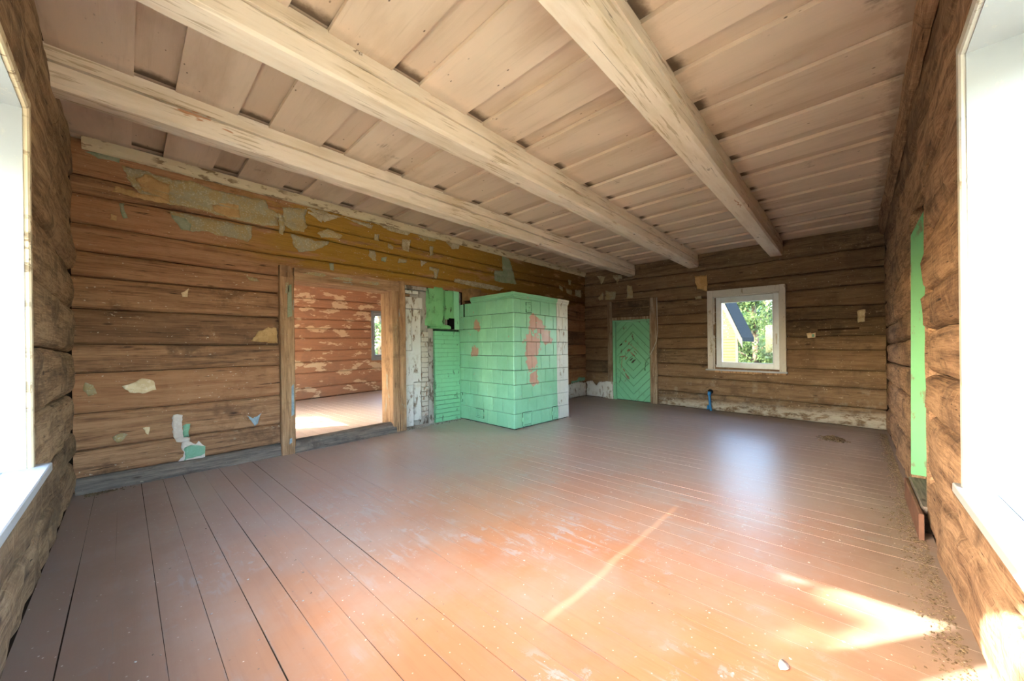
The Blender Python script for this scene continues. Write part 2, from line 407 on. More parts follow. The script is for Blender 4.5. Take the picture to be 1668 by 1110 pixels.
M['tan'] = paper('tan_underpaper', lin(186, 150, 102), lin(170, 134, 86), lin(150, 118, 76))
M['sage'] = paper('sage_wallpaper', lin(126, 136, 104), lin(142, 144, 118), lin(160, 158, 138))
M['pale'] = paper('pale_wallpaper', lin(172, 158, 130), lin(150, 132, 100), lin(196, 186, 164))
M['cream'] = paper('cream_plaster', lin(222, 200, 160), lin(206, 180, 138), lin(230, 214, 184), 25)
M['blue'] = paper('blue_grey_paper', lin(146, 160, 164), lin(128, 144, 150), lin(168, 178, 180))
M['whitepaper'] = paper('white_wallpaper', lin(206, 196, 182), lin(196, 182, 166), lin(216, 208, 196), 40)
M['mint'] = paper('mint_wallpaper', lin(126, 168, 138), lin(118, 160, 128), lin(146, 180, 154), 40)
def glass(name='window_glass', tint=(.93, .95, .95, 1)):
    m = bpy.data.materials.new(name); m.use_nodes = True; nt = m.node_tree; nt.nodes.clear()
    o = nt.nodes.new('ShaderNodeOutputMaterial'); t = nt.nodes.new('ShaderNodeBsdfTransparent'); gl = nt.nodes.new('ShaderNodeBsdfGlossy'); mx = nt.nodes.new('ShaderNodeMixShader')
    t.inputs[0].default_value = tint; gl.inputs['Roughness'].default_value = .02; mx.inputs[0].default_value = .012
    nt.links.new(t.outputs[0], mx.inputs[1]); nt.links.new(gl.outputs[0], mx.inputs[2]); nt.links.new(mx.outputs[0], o.inputs[0]); return m
M['glass'] = glass(); M['dustydimglass'] = glass('dusty_dimmed_glass', (.72, .75, .76, 1))  # dusty pane whose tint is deepened to dim the view outdoors
def leaf(name, c1, c2):
    g = G(name, .6, .3); c = g.mix(g.noise(g.tc, 1.6, 4), c1, c2); g.done(c)
    tr = g.nt.nodes.new('ShaderNodeBsdfTranslucent'); g.L(c, tr.inputs[0]); mx = g.nt.nodes.new('ShaderNodeMixShader'); mx.inputs[0].default_value = .4
    out = g.nt.nodes['Material Output']; g.L(g.b.outputs[0], mx.inputs[1]); g.L(tr.outputs[0], mx.inputs[2]); g.L(mx.outputs[0], out.inputs[0]); return g.m
M['leaf1'] = leaf('pale_leaves', lin(46, 62, 28), lin(76, 92, 46)); M['leaf2'] = leaf('dark_leaves', lin(34, 62, 34), lin(60, 86, 44))
M['bark'] = plain('bark', lin(92, 80, 66), .9, .1, .3, .6)
def grass():
    g = G('meadow', .95, .1); c = g.mix(g.noise(g.tc, .6, 6, .65), lin(112, 112, 92), lin(150, 144, 124)); g.bump(g.noise(g.tc, 12, 5), .6, .05); return g.done(c)
M['grass'] = grass()
M['yellowboard'] = plain('yellow_board', lin(84, 72, 42), .8, .1, .14, .2)
M['roofing'] = plain('dark_roofing', lin(16, 18, 20), .9, .05, .25, .3)
M['fascia'] = plain('pale_fascia', lin(70, 64, 50), .7, .1, .1)

# ================================================================== SETTING: log walls
def wp(wall, s, z, d):
    return {'A': (s, YA - d, z), 'B': (XB - d, s, z), 'L': (XL + d, s, z), 'R': (s, YR + d, z), 'N': (s, 10.2 - d, z)}[wall]
SEAM = {'A': [0, .13, .37, .70, 1.05, 1.307, 1.625, 1.91, 2.13, 2.37, 2.64, 2.80, 3.12],
        'B': [0, .31, .62, .90, 1.22, 1.45, 1.73, 1.93, 2.24, 2.51, 2.80, 3.12],
        'L': [0, .30, .55, .88, 1.23, 1.59, 1.95, 2.35, 2.75, 3.12],
        'R': [0, .36, .767, 1.03, 1.30, 1.545, 1.93, 2.33, 2.72, 3.12],
        'N': [0, .27, .66, .95, 1.24, 1.56, 1.81, 2.05, 2.35, 2.57, 2.9, 3.12]}
ROUGH = {'A': .010, 'B': .008, 'L': .018, 'R': .020, 'N': .006}
WID = {'A': 1, 'B': 2, 'L': 3, 'R': 4, 'N': 5}
def seam(wall, i, s):
    z = SEAM[wall][i]
    if 0 < i < len(SEAM[wall]) - 1:
        k = WID[wall] * 11.3 + i * 3.7
        z += .022 * nz(s * .45, k) + .009 * nz(s * 2.2, k + 50)
    return z
def logd(wall, i, s, t, z):
    """inward depth of log i's face at s, fraction t across"""
    k = WID[wall] * 7.1 + i * 5.3; r = ROUGH[wall]
    e = abs(2 * t - 1)
    ex = .0 if wall in 'ABN' else .016 * nz(s * 5.5, z * 2.2, k + 3) - .02 * max(0, nz(s * 1.7, z * 5, k + 8) - .25)
    d = ex + (-.030 * e ** 9 if wall in 'ABN' else -.040 * e ** 8) + .014 * nz(k, 1.5) + r * 1.1 * nz(s * .8, k, t * 1.5) + r * .7 * nz(s * 3.2, z * 7, k) + r * .35 * nz(s * 9, z * 17, k)
    return d
def surf(wall, s, z):
    n = len(SEAM[wall]) - 1
    for i in range(n):
        a, b = seam(wall, i, s), seam(wall, i + 1, s)
        if z <= b or i == n - 1:
            t = min(1, max(0, (z - a) / max(1e-4, b - a))); return max(logd(wall, i, s, t, z), -.016)
def inside(op, s, z): return any(a < s < b and c < z < d for a, b, c, d in op)
def log_wall(wall, parent, s0, s1, openings, mat, step=.16):
    S = SEAM[wall]; T = [0, .05, .13, .3, .5, .7, .87, .95, 1]
    cuts = sorted({s0, s1} | {x for o in openings for x in o[:2] if s0 < x < s1})
    cols = []
    for a, b in zip(cuts, cuts[1:]):
        n = max(1, round((b - a) / step)); cols += [a + (b - a) * j / n for j in range(n)]
    cols.append(cuts[-1])
    for i in range(len(S) - 1):
        # split this log into runs where an opening cuts it right through
        runs = []; cur = [cols[0]]
        for a, b in zip(cols, cols[1:]):
            m = (a + b) / 2; zz = [seam(wall, i, m) + (seam(wall, i + 1, m) - seam(wall, i, m)) * t for t in (.1, .5, .9)]
            if all(inside(openings, m, z) for z in zz):
                if len(cur) > 1: runs.append(cur)
                cur = [b]
            else: cur.append(b)
        if len(cur) > 1: runs.append(cur)
        for run in runs:
            mb = MB(); g = []
            for s in run:
                gp = .003 if wall in 'ABN' else .006; a, b = seam(wall, i, s) + gp, seam(wall, i + 1, s) - gp; row = []
                row.append(mb.vert(*wp(wall, s, a, -.075)))
                for t in T:
                    z = a + (b - a) * t; row.append(mb.vert(*wp(wall, s, z, logd(wall, i, s, t, z))))
                row.append(mb.vert(*wp(wall, s, b, -.075))); g.append(row)
            for j in range(len(run) - 1):
                m = (run[j] + run[j + 1]) / 2; a, b = seam(wall, i, m), seam(wall, i + 1, m)
                for q in range(len(T) + 1):
                    t = 0 if q == 0 else 1 if q == len(T) else (T[q - 1] + T[q]) / 2
                    if inside(openings, m, a + (b - a) * t): continue
                    mb.f.append((g[j][q], g[j + 1][q], g[j + 1][q + 1], g[j][q + 1]))
            mb.f.append(tuple(g[0])); mb.f.append(tuple(g[-1]))
            mb.build('log', mat, parent, smooth=False)
def core(name, wall, s0, s1, z1, openings, label, th=.24, d0=-.07):
    """solid wall with rectangular openings, the body the logs belong to"""
    mb = MB(); ss = sorted({s0, s1} | {x for o in openings for x in o[:2]}); zs = sorted({-.25, z1} | {x for o in openings for x in o[2:]})
    for a, b in zip(ss, ss[1:]):
        col = [(c, d) for c, d in zip(zs, zs[1:]) if not inside(openings, (a + b) / 2, (c + d) / 2)]
        merged = []
        for c, d in col:
            if merged and abs(merged[-1][1] - c) < 1e-6: merged[-1][1] = d
            else: merged.append([c, d])
        for c, d in merged:
            p = [wp(wall, a, c, d0), wp(wall, b, d, d0 - th)]
            lo = [min(p[0][k], p[1][k]) for k in range(3)]; hi = [max(p[0][k], p[1][k]) for k in range(3)]
            mb.box(lo[0], hi[0], lo[1], hi[1], lo[2], hi[2])
    return mb.build(name, M['core'], None, label=label, cat='wall', kind='structure')
OPEN_A = [(1.345, 2.80, -.3, 2.15)]; INFILL = [(2.80, 4.10, -.3, 2.21)]
OPEN_B = [(3.33, 4.21, -.3, 1.84), (.99, 2.02, .86, 2.24)]
OPEN_L = [(.575, 2.625, .655, 2.265)]
OPEN_R = [(.175, 2.225, .595, 2.315), (3.55, 4.38, -.3, 2.30)]
wall_back = core('wall_back', 'A', XL - .35, XB + .35, 3.4, OPEN_A + INFILL, 'log wall with the open doorway and peeling wallpaper')
log_wall('A', wall_back, XL - .01, XB + .01, OPEN_A + INFILL, M['logA'])
wall_far = core('wall_far', 'B', YR - .3, YA + .08, 3.4, OPEN_B, 'dark log wall with the green door and small window')
log_wall('B', wall_far, YR - .01, YA + .01, OPEN_B, M['logB'])
wall_left = core('wall_left', 'L', YR - .3, YA + .08, 3.4, OPEN_L, 'rough hewn log wall at the left edge of the photo')
log_wall('L', wall_left, YR - .01, YA + .01, OPEN_L, M['logL'], .10)
wall_right = core('wall_right', 'R', XL - .35, XB + .35, 3.4, OPEN_R, 'rough hewn log wall along the right side of the photo')
log_wall('R', wall_right, XL - .01, XB + .01, OPEN_R, M['logR'], .10)

# ------------------------------------------------------------------ floor and ceiling boards
mb = MB(); NXF, NYF = 24, 18; gt = [[mb.vert(XL - .2 + (XB - XL + .4) * i / NXF, YR - .25 + (YA - YR + .6) * j / NYF, -.003) for j in range(NYF + 1)] for i in range(NXF + 1)]
gb = [[mb.vert(XL - .2 + (XB - XL + .4) * i / NXF, YR - .25 + (YA - YR + .6) * j / NYF, -.22) for j in range(NYF + 1)] for i in range(NXF + 1)]
for i in range(NXF):
    for j in range(NYF):
        mb.f.append((gt[i][j], gt[i + 1][j], gt[i + 1][j + 1], gt[i][j + 1])); mb.f.append((gb[i][j], gb[i][j + 1], gb[i + 1][j + 1], gb[i + 1][j]))
for i in range(NXF): mb.f.append((gt[i][0], gb[i][0], gb[i + 1][0], gt[i + 1][0])); mb.f.append((gt[i][NYF], gt[i + 1][NYF], gb[i + 1][NYF], gb[i][NYF]))
for j in range(NYF): mb.f.append((gt[0][j], gt[0][j + 1], gb[0][j + 1], gb[0][j])); mb.f.append((gt[NXF][j], gb[NXF][j], gb[NXF][j + 1], gt[NXF][j + 1]))
fl = mb.build('floor', M['core'], None, label='red-brown painted plank floor of the main room', cat='floor', kind='structure')
x = XL - .02; i = 0
random.seed(3)
while x < XB:
    w = random.uniform(.132, .152) if x < 2 else random.uniform(.135, .175)
    x1 = min(x + w, XB + .02); g = random.choice((.0008, .001, .0014, .0026, .0008)); dz = random.uniform(-.0004, .0003); tl = random.uniform(-.0002, .0002)
    pr = [(x + g, -.05), (x1 - g, -.05), (x1 - g, dz), (x + g, dz)]
    mb = MB(); mb.extrude(1, pr, YR - .02, 5.10, 16, lambda s, k, a, b, q=i: (a + .004 * nz(s * .6, q * 2.3), b + .0004 * nz(s * 1.4, q * 1.7)))
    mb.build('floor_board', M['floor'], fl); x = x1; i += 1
ce = MB().box(XL - .3, XB + .3, YR - .3, 5.35, ZC + .06, ZC + .22, (8, 1, 1)).build('ceiling', M['core'], None, label='cream painted plank ceiling with raised and sunken boards', cat='ceiling', kind='structure')
REC = [(.06, .277), (.65, .865), (1.28, 1.50), (1.932, 2.13), (2.51, 2.69), (3.09, 3.265), (3.665, 3.84), (4.17, 4.345), (4.66, 4.82), (5.15, 5.32), (5.62, 5.80), (6.08, 6.25), (6.55, 6.72), (7.0, 7.16), (7.44, 7.60)]
prev = XL - .02; random.seed(5)
for k, (a, b) in enumerate(REC + [(XB + .02, None)]):
    z0 = ZC + random.uniform(-.003, .003); tl = random.uniform(-.004, .004)
    pr = [(prev - .0, z0 + tl), (a, z0 - tl), (a, z0 + .03), (prev, z0 + .03)]
    MB().extrude(1, pr, YR - .02, YA + .02, 10, lambda s, q, u, v, kk=k: (u + .004 * nz(s * .5, kk * 3.1 + (q in (1, 2)) * 9), v + .002 * nz(s * .8, kk, q))).build('ceiling_board', M['ceil'], ce)
    if b is not None:
        z1 = ZC + .032 + random.uniform(0, .004)
        MB().extrude(1, [(a - .03, z1), (b + .03, z1), (b + .03, z1 + .03), (a - .03, z1 + .03)], YR - .02, YA + .02, 8).build('ceiling_board', M['ceilsunk'], ce)
        prev = b
# beams
def beam(y0, y1, zb, label, q):
    c = .022; zt = ZC + .012
    pr = [(y0 + c, zb), ((y0 + y1) / 2, zb - .004), (y1 - c, zb), (y1 - .004, zb + c), (y1, (zb + zt) / 2), (y1 - .004, zt), (y0 + .004, zt), (y0 - .002, zb + .158), (y0 + .05, zb + .150), (y0, zb + .140), (y0 + .004, zb + c)]
    def fn(s, k, a, b):
        return a + .010 * nz(s * .7, q, k * .31) + .004 * nz(s * 4, q + 3, k * .7) + .012 * nz(s * .25, q * 2.2), b + (0 if k in (5, 6) else .03 * nz(s * .35, q, 1) + .006 * nz(s * 3, q, 1) - .03 * s / 8 if k in (7, 8, 9) else .007 * nz(s * .6, q + 7, k * .4) + .003 * nz(s * 5, q, k))
    o = MB().extrude(0, pr, XL - .05, XB + .05, 110, fn).build('ceiling_beam', M['beam'], None, label=label, cat='beam', group='whitewashed ceiling beams')
    # the drying split that runs along the side
    return o
beam(3.655, 3.84, 2.875, 'cream painted ceiling beam nearest the doorway wall', 1)
beam(2.315, 2.53, 2.872, 'cream painted ceiling beam in the middle of the three', 2)
beam(.925, 1.13, 2.870, 'cream painted ceiling beam nearest the window side wall', 3)
# cornice strips
def strip(name, ax, s0, s1, pr, mat, label, amp, q):
    MB().extrude(ax, pr, s0, s1, 90, lambda s, k, a, b: (a + amp * nz(s * 1.3, q, k * .5) + amp * .6 * nz(s * 6, q + 4, k), b + amp * nz(s * 1.1, q + 9, k * .4) + amp * .6 * nz(s * 5, q + 2, k))).build(name, mat, None, label=label, cat='trim', kind='structure')
strip('trim_1', 0, XL + .06, XB, [(YA - .005, 3.02), (YA - .03, 3.03), (YA - .055, 3.065), (YA - .06, 3.118), (YA - .005, 3.118)], M['cream_trim'], 'cream moulding between ceiling and the doorway wall', .004, 1)
strip('trim_2', 0, XL, XB, [(YR + .0, 2.97), (YR + .035, 2.985), (YR + .07, 3.05), (YR + .06, 3.118), (YR + .0, 3.118)], M['logR'], 'rough bark-edged batten between ceiling and the right wall', .013, 2)
strip('trim_3', 1, YR, YA, [(XB - .005, 3.0), (XB - .02, 3.01), (XB - .035, 3.05), (XB - .035, 3.118), (XB - .005, 3.118)], M['logB'], 'dirty batten between ceiling and the far wall', .004, 3)
strip('baseboard_back', 0, XL, 1.262, [(YA - .03, -.03), (YA - .045, .02), (YA - .035, .105), (YA - .012, .13), (YA + .03, .135), (YA + .03, -.03)], M['sillgrey'], 'dusty grey bottom timber under the left part of the doorway wall', .008, 4)

# ------------------------------------------------------------------ wallpaper and paint scraps
SCRAPS = [
('grey', 'A', [(-0.003, 2.962), (0.157, 2.963), (0.345, 2.948), (0.503, 2.977), (0.669, 2.945), (0.874, 2.952), (1.145, 2.965), (1.166, 2.886), (1.27, 2.854), (1.261, 2.704), (1.106, 2.667), (0.924, 2.673), (0.767, 2.682), (0.547, 2.702), (0.365, 2.697), (0.321, 2.685), (0.247, 2.722), (0.125, 2.728), (0.048, 2.815)]),
('tan', 'A', [(-0.047, 2.758), (0.115, 2.739), (0.248, 2.743), (0.322, 2.721), (0.332, 2.694), (0.216, 2.684), (0.066, 2.69), (-0.061, 2.7)]),
('tan', 'A', [(0.082, 2.868), (0.167, 2.938), (0.249, 2.894), (0.323, 2.889), (0.322, 2.714), (0.248, 2.751), (0.145, 2.762)]),
('tan', 'A', [(0.655, 2.778), (0.743, 2.826), (0.886, 2.842), (0.898, 2.699), (0.767, 2.69), (0.667, 2.719)]),
('grey', 'A', [(0.326, 2.628), (0.499, 2.629), (0.716, 2.622), (0.87, 2.627), (1.013, 2.645), (0.998, 2.492), (0.963, 2.452), (0.829, 2.473), (0.714, 2.464), (0.592, 2.491), (0.498, 2.462), (0.407, 2.457), (0.38, 2.509), (0.336, 2.558)]),
('sage', 'A', [(0.331, 2.593), (0.431, 2.581), (0.487, 2.535), (0.475, 2.465), (0.407, 2.464), (0.38, 2.509)]),
('grey', 'A', [(1.317, 2.936), (1.584, 2.982), (1.558, 2.884), (1.582, 2.78), (1.539, 2.688), (1.425, 2.681), (1.331, 2.738)]),
('grey', 'A', [(1.4, 2.64), (1.657, 2.613), (1.853, 2.635), (1.815, 2.58), (1.655, 2.483), (1.487, 2.434), (1.431, 2.495)]),
('grey', 'A', [(1.27, 2.862), (1.339, 2.828), (1.338, 2.687), (1.314, 2.603), (1.275, 2.621)]),
('pale', 'A', [(1.576, 2.998), (1.784, 3.017), (1.949, 2.965), (1.874, 2.927), (1.792, 2.868), (1.73, 2.928)]),
('grey', 'A', [(1.692, 2.714), (1.836, 2.803), (2.014, 2.746), (1.984, 2.701), (1.745, 2.669)]),
('sage', 'A', [(-0.021, 2.606), (0.008, 2.611), (0.021, 2.519), (0.035, 2.482), (0.002, 2.467), (-0.016, 2.537)]),
('tan', 'A', [(-0.077, 2.494), (-0.036, 2.484), (-0.041, 2.438), (-0.077, 2.44)]),
('grey', 'A', [(2.388, 2.633), (2.473, 2.636), (2.486, 2.488), (2.429, 2.492), (2.373, 2.55)]),
('sage', 'A', [(2.559, 2.556), (2.648, 2.571), (2.617, 2.496), (2.558, 2.5)]),
('grey', 'A', [(2.832, 2.589), (2.977, 2.585), (2.96, 2.539), (2.816, 2.515)]),
('pale', 'A', [(3.213, 2.625), (3.337, 2.616), (3.229, 2.523)]),
('sage', 'A', [(5.037, 3.067), (5.251, 2.992), (5.358, 2.742), (5.439, 2.522), (4.975, 2.502), (4.822, 2.519), (4.825, 2.701), (5.058, 2.736)]),
('pale', 'A', [(2.9, 2.889), (3.047, 2.906), (3.012, 2.723), (2.898, 2.73)]),
('pale', 'A', [(2.666, 2.784), (2.757, 2.746), (2.741, 2.7), (2.665, 2.714)]),
('grey', 'A', [(3.395, 2.887), (3.468, 2.886), (3.448, 2.743), (3.393, 2.733)]),
('pale', 'A', [(3.718, 3.015), (4.003, 3.025), (3.981, 2.954), (3.836, 2.926)]),
('grey', 'A', [(3.167, 3.006), (3.527, 3.054), (3.488, 2.983), (3.271, 2.953)]),
('pale', 'A', [(1.588, 2.957), (1.924, 2.996), (2.449, 2.997), (2.42, 2.936), (2.023, 2.996), (1.78, 2.934), (1.756, 2.855)]),
('pale', 'A', [(2.507, 3.025), (3.066, 3.042), (2.999, 2.969), (2.683, 2.969)]),
('grey', 'A', [(3.372, 2.545), (3.557, 2.543), (3.517, 2.365), (3.461, 2.373), (3.462, 2.482), (3.371, 2.484)]),
('pale', 'A', [(3.89, 2.43), (4.528, 2.428), (5.079, 2.403), (4.973, 2.336), (4.433, 2.329), (3.868, 2.362)]),
('grey', 'A', [(2.462, 2.878), (2.534, 2.88), (2.533, 2.784), (2.461, 2.783)]),
('sage', 'A', [(1.844, 2.356), (1.904, 2.366), (1.891, 2.264), (1.848, 2.27)]),
('cream', 'A', [(-0.019, 0.916), (0.048, 0.939), (0.117, 0.983), (0.194, 0.958), (0.208, 0.867), (0.115, 0.836), (0.033, 0.854)]),
('grey', 'A', [(-0.244, 0.971), (-0.196, 0.949), (-0.173, 0.864), (-0.221, 0.851), (-0.251, 0.908)]),
('grey', 'A', [(-0.088, 0.462), (-0.036, 0.491), (0.017, 0.472), (-0.024, 0.413), (-0.05, 0.399)]),
('blue', 'A', [(0.936, 0.514), (0.993, 0.471), (1.073, 0.518), (1.041, 0.406), (1.012, 0.387)]),
('tan', 'A', [(0.983, 1.341), (1.052, 1.447), (1.154, 1.502), (1.237, 1.5), (1.246, 1.318), (1.091, 1.33)]),
('cream', 'A', [(0.404, 1.825), (0.46, 1.873), (0.451, 1.788), (0.412, 1.784)]),
('grey', 'A', [(0.942, 2.064), (1.049, 2.056), (1.068, 2.023), (0.989, 2.013)]),
('cream', 'A', [(0.112, 0.513), (0.169, 0.514), (0.147, 0.439)]),
('sage', 'A', [(-0.228, 3.007), (-0.127, 3.032), (-0.011, 3.033), (-0.021, 2.986), (-0.146, 2.976)]),
('white', 'A', [(0.319, 0.575), (0.331, 0.606), (0.361, 0.608), (0.401, 0.593), (0.395, 0.524), (0.4, 0.483), (0.404, 0.382), (0.454, 0.353), (0.454, 0.326), (0.388, 0.318), (0.348, 0.333), (0.325, 0.416)]),
('mint', 'A', [(0.4, 0.483), (0.425, 0.502), (0.458, 0.5), (0.455, 0.454), (0.442, 0.422), (0.449, 0.367), (0.404, 0.369)]),
('white', 'A', [(0.383, 0.279), (0.393, 0.317), (0.424, 0.338), (0.5, 0.283), (0.524, 0.312), (0.548, 0.28), (0.572, 0.248), (0.57, 0.055), (0.551, 0.056), (0.551, 0.018), (0.35, 0.012), (0.336, 0.085), (0.366, 0.137), (0.402, 0.182), (0.402, 0.222)]),
('mint', 'A', [(0.413, 0.267), (0.464, 0.283), (0.572, 0.246), (0.569, 0.057), (0.477, 0.047), (0.411, 0.083)]),
('pale', 'B', [(4.648, 3.01), (4.407, 2.959), (4.448, 2.875), (4.529, 2.777), (4.548, 2.87)]),
('pale', 'B', [(4.212, 2.968), (3.987, 2.937), (3.97, 2.849), (4.044, 2.858), (4.102, 2.726), (4.138, 2.835), (4.213, 2.916)]),
('grey', 'B', [(4.412, 2.619), (4.295, 2.571), (4.141, 2.573), (4.163, 2.382), (4.415, 2.387)]),
('grey', 'B', [(4.614, 2.477), (4.471, 2.59), (4.474, 2.41), (4.575, 2.383)]),
('grey', 'B', [(3.862, 2.68), (3.737, 2.649), (3.705, 2.375), (3.866, 2.373)]),
('tan', 'B', [(2.391, 2.696), (2.16, 2.685), (2.156, 2.356), (2.355, 2.44)]),
('pale', 'B', [(2.396, 2.276), (2.279, 2.286), (2.26, 2.222), (2.377, 2.22)]),
('pale', 'B', [(-0.021, 1.842), (-0.115, 1.852), (-0.102, 1.661), (-0.019, 1.648)]),
('pale', 'A', [(6.913, 2.679), (7.058, 2.662), (7.056, 2.558), (6.94, 2.597)]),
('pale', 'A', [(7.177, 2.641), (7.423, 2.634), (7.42, 2.491), (7.205, 2.539)]),
('pale', 'A', [(7.582, 2.652), (7.846, 2.663), (7.841, 2.478), (7.547, 2.503)]),
('pale', 'A', [(7.304, 2.868), (7.428, 2.849), (7.363, 2.734), (7.286, 2.742)]),

]
def clean_poly(p):
    out = []
    for a in p:
        if not out or (abs(a[0] - out[-1][0]) + abs(a[1] - out[-1][1])) > .004: out.append(a)
    return out
def scrap(wall, poly, mat, name, parent, q, lift=.004, jag=.012, cell=.05, label=None):
    poly = clean_poly(poly); pts = []
    for (a, b) in zip(poly, poly[1:] + poly[:1]):
        L = math.hypot(b[0] - a[0], b[1] - a[1]); n = max(1, int(L / .022))
        for j in range(n):
            t = j / n; s, z = a[0] + (b[0] - a[0]) * t, a[1] + (b[1] - a[1]) * t
            k = min(1, L / .1)
            pts.append((s + jag * k * (nz(s * 30, z * 30, q) + .5 * nz(s * 80, z * 80, q)), z + jag * k * (nz(s * 30, z * 30, q + 9) + .5 * nz(s * 80, z * 80, q + 5))))
    nb = len(pts)
    s0, s1 = min(p[0] for p in pts), max(p[0] for p in pts); z0, z1 = min(p[1] for p in pts), max(p[1] for p in pts)
    def pin(s, z):
        c = False; j = nb - 1
        for i in range(nb):
            if (pts[i][1] > z) != (pts[j][1] > z) and s < (pts[j][0] - pts[i][0]) * (z - pts[i][1]) / (pts[j][1] - pts[i][1]) + pts[i][0]: c = not c
            j = i
        return c
    inner = []; s = s0 + cell / 2
    while s < s1:
        z = z0 + cell / 2
        while z < z1:
            if pin(s, z): inner.append((s, z))
            z += cell * .6
        s += cell
    v, e, f, *_ = delaunay_2d_cdt([Vector(p) for p in pts + inner], [], [list(range(nb))], 1, 1e-5)
    if not f: return
    mb = MB(); top = [mb.vert(*wp(wall, p.x, p.y, surf(wall, p.x, p.y) + lift + .003 * nz(p.x * 9, p.y * 9, q))) for p in v]
    mb.f += [tuple(t) for t in f]
    o = mb.build(name, mat, parent, smooth=True)
    if label: o['label'] = label
    m = o.modifiers.new('thickness', 'SOLIDIFY'); m.thickness = .003; m.offset = 0
    return o
PMAT = {'white': 'whitepaper'}
for q, (kind, wl, poly) in enumerate(SCRAPS):
    par = wall_back if wl == 'A' else wall_far
    scrap(wl, poly, M[PMAT.get(kind, kind)], 'wallpaper_scrap' if kind != 'cream' else 'plaster_patch', par, q * 1.37, lift=.004 + .0035 * (kind in ('tan', 'sage', 'mint')))
# limewashed foot of the walls in the far corner
scrap('A', [(5.5, .01), (8.0, .01), (8.0, .34), (7.6, .38), (7.2, .33), (6.6, .4), (5.5, .38)], M['whitewash'], 'limewash_band', wall_back, 91, .006, .02, .07)
scrap('A', [(7.35, .36), (7.95, .40), (7.95, .47), (7.65, .49), (7.6, .42), (7.35, .42)], M['mint'], 'paint_patch', wall_back, 92, .007)
scrap('B', [(4.42, .01), (4.97, .01), (4.97, .36), (4.8, .40), (4.7, .28), (4.62, .38), (4.42, .40)], M['whitewash'], 'limewash_band', wall_far, 93, .006, .015, .07)

# ================================================================== doorway into the next room
df = empty('door_frame', (2.05, 5.0, .0), 'bare timber frame of the open doorway to the next room', 'door frame')
def rough_post(x0, x1, y0, y1, z0, z1, q, amp=.004, top=None):
    mb = MB(); c = .01
    pr = [(x0 + c, y0), (x1 - c, y0), (x1, y0 + c), (x1, y1), (x0, y1), (x0, y0 + c)]
    def fn(s, k, a, b): return a + amp * nz(s * 2, q, k), b + amp * nz(s * 2.4, q + 5, k)
    return mb.extrude(2, pr, z0, z1, 24, fn)
rough_post(1.262, 1.412, 4.925, 5.27, -.02, 2.10, 1).build('post', M['jambwood'], df)
MB().prism([(1.262, 2.10), (1.412, 2.10), (1.372, 2.235), (1.262, 2.235)], lambda s, t, d: (s, 4.928 + d, t), .2).build('post_head', M['jambwood'], df)
rough_post(2.69, 2.80, 4.93, 5.27, -.02, 2.08, 2).build('post', M['jambwood'], df)
rough_post(2.802, 2.905, 4.922, 5.02, .0, 2.235, 3, .006).build('post', M['jambwood'], df)
MB().extrude(0, [(4.93, 2.085), (4.93, 2.225), (5.27, 2.225), (5.27, 2.075), (4.95, 2.07)], 1.415, 2.80, 30, lambda s, k, a, b: (a + .006 * nz(s * 2, 4, k), b + .006 * nz(s * 1.6, 8, k))).build('lintel', M['lintelwood'], df)
def threshold():
    pr = [(5.02 + .10 * math.cos(t), .03 + .12 * math.sin(t)) for t in [math.pi * (1 - j / 10) for j in range(11)]]
    pr = [(4.93, -.03)] + pr + [(5.2, .12), (5.2, -.03)]
    return MB().extrude(0, pr, 1.40, 2.74, 30, lambda s, k, a, b: (a + .006 * nz(s * 2, 14, k * .3), b + .006 * nz(s * 1.6, 18, k * .3)))
threshold().build('threshold', M['sillgrey'], df, smooth=True)
for q, (zz, xx, hh, ww, k) in enumerate([(.45, 1.365, .38, .03, 'blue'), (.12, 1.34, .07, .03, 'blue'), (1.62, 1.335, .4, .05, 'sage'), (1.9, 1.315, .14, .04, 'grey')]):
    MB().prism([(xx, zz), (xx + ww, zz + .02), (xx + ww * .9, zz + hh), (xx + .004, zz + hh * .93)], lambda s, t, d: (s, 4.925 - d, t), .006).build('paint_patch', M[k], df)
for xa, xb, zz in ((1.5, 1.78, 2.165), (1.84, 2.12, 2.15), (2.2, 2.5, 2.14)):
    MB().prism([(xa, zz), (xb - .05, zz - .012), (xb, zz + .01), (xb - .03, zz + .035), (xa + .1, zz + .03)], lambda s, t, d: (s, 4.925 - d, t), .006).build('paint_patch', M['grey'], df)

# ------------------------------------------------------------------ whitewashed filling between doorway and stove
inf = empty('wall_infill', (3.2, 5.1, .02), 'whitewashed boards and bricks between the doorway and green stove', 'wall', kind='structure')
MB().box(2.80, 4.12, 5.10, 5.30, -.2, 2.24).build('backing', M['rubble'], inf)
def wboard(x0, x1, z0, z1, yf=5.03, q=0, mat='whitewash', name='board'):
    rough_post(x0, x1, yf, 5.12, z0, z1, q, .004).build(name, M[mat], inf)
wboard(2.90, 2.925, .02, 2.12, 5.015, 1); wboard(2.955, 3.065, 1.20, 1.84, 5.03, 2); wboard(2.925, 3.10, .66, 1.19, 5.03, 3)
wboard(3.072, 3.232, .70, 1.84, 5.028, 4); wboard(2.925, 3.09, .02, .655, 5.03, 5); wboard(3.098, 3.222, .10, .69, 5.018, 6)
wboard(2.925, 3.27, 1.85, 2.03, 5.03, 7); wboard(2.925, 3.20, 2.085, 2.13, 5.035, 8); wboard(2.925, 3.34, 2.15, 2.205, 5.01, 9, 'rubble'); wboard(2.93, 3.06, 2.04, 2.075, 5.045, 10, 'brownbrick')
random.seed(11)
bz = .14
while bz < 1.50:
    h = random.uniform(.062, .075); xo = random.uniform(-.008, .008)
    rough_post(3.24 + xo, 3.375 + xo, 5.035 + random.uniform(0, .015), 5.12, bz, bz + h, bz * 9, .006).build('brick', M['brick'], inf); bz += h + .012
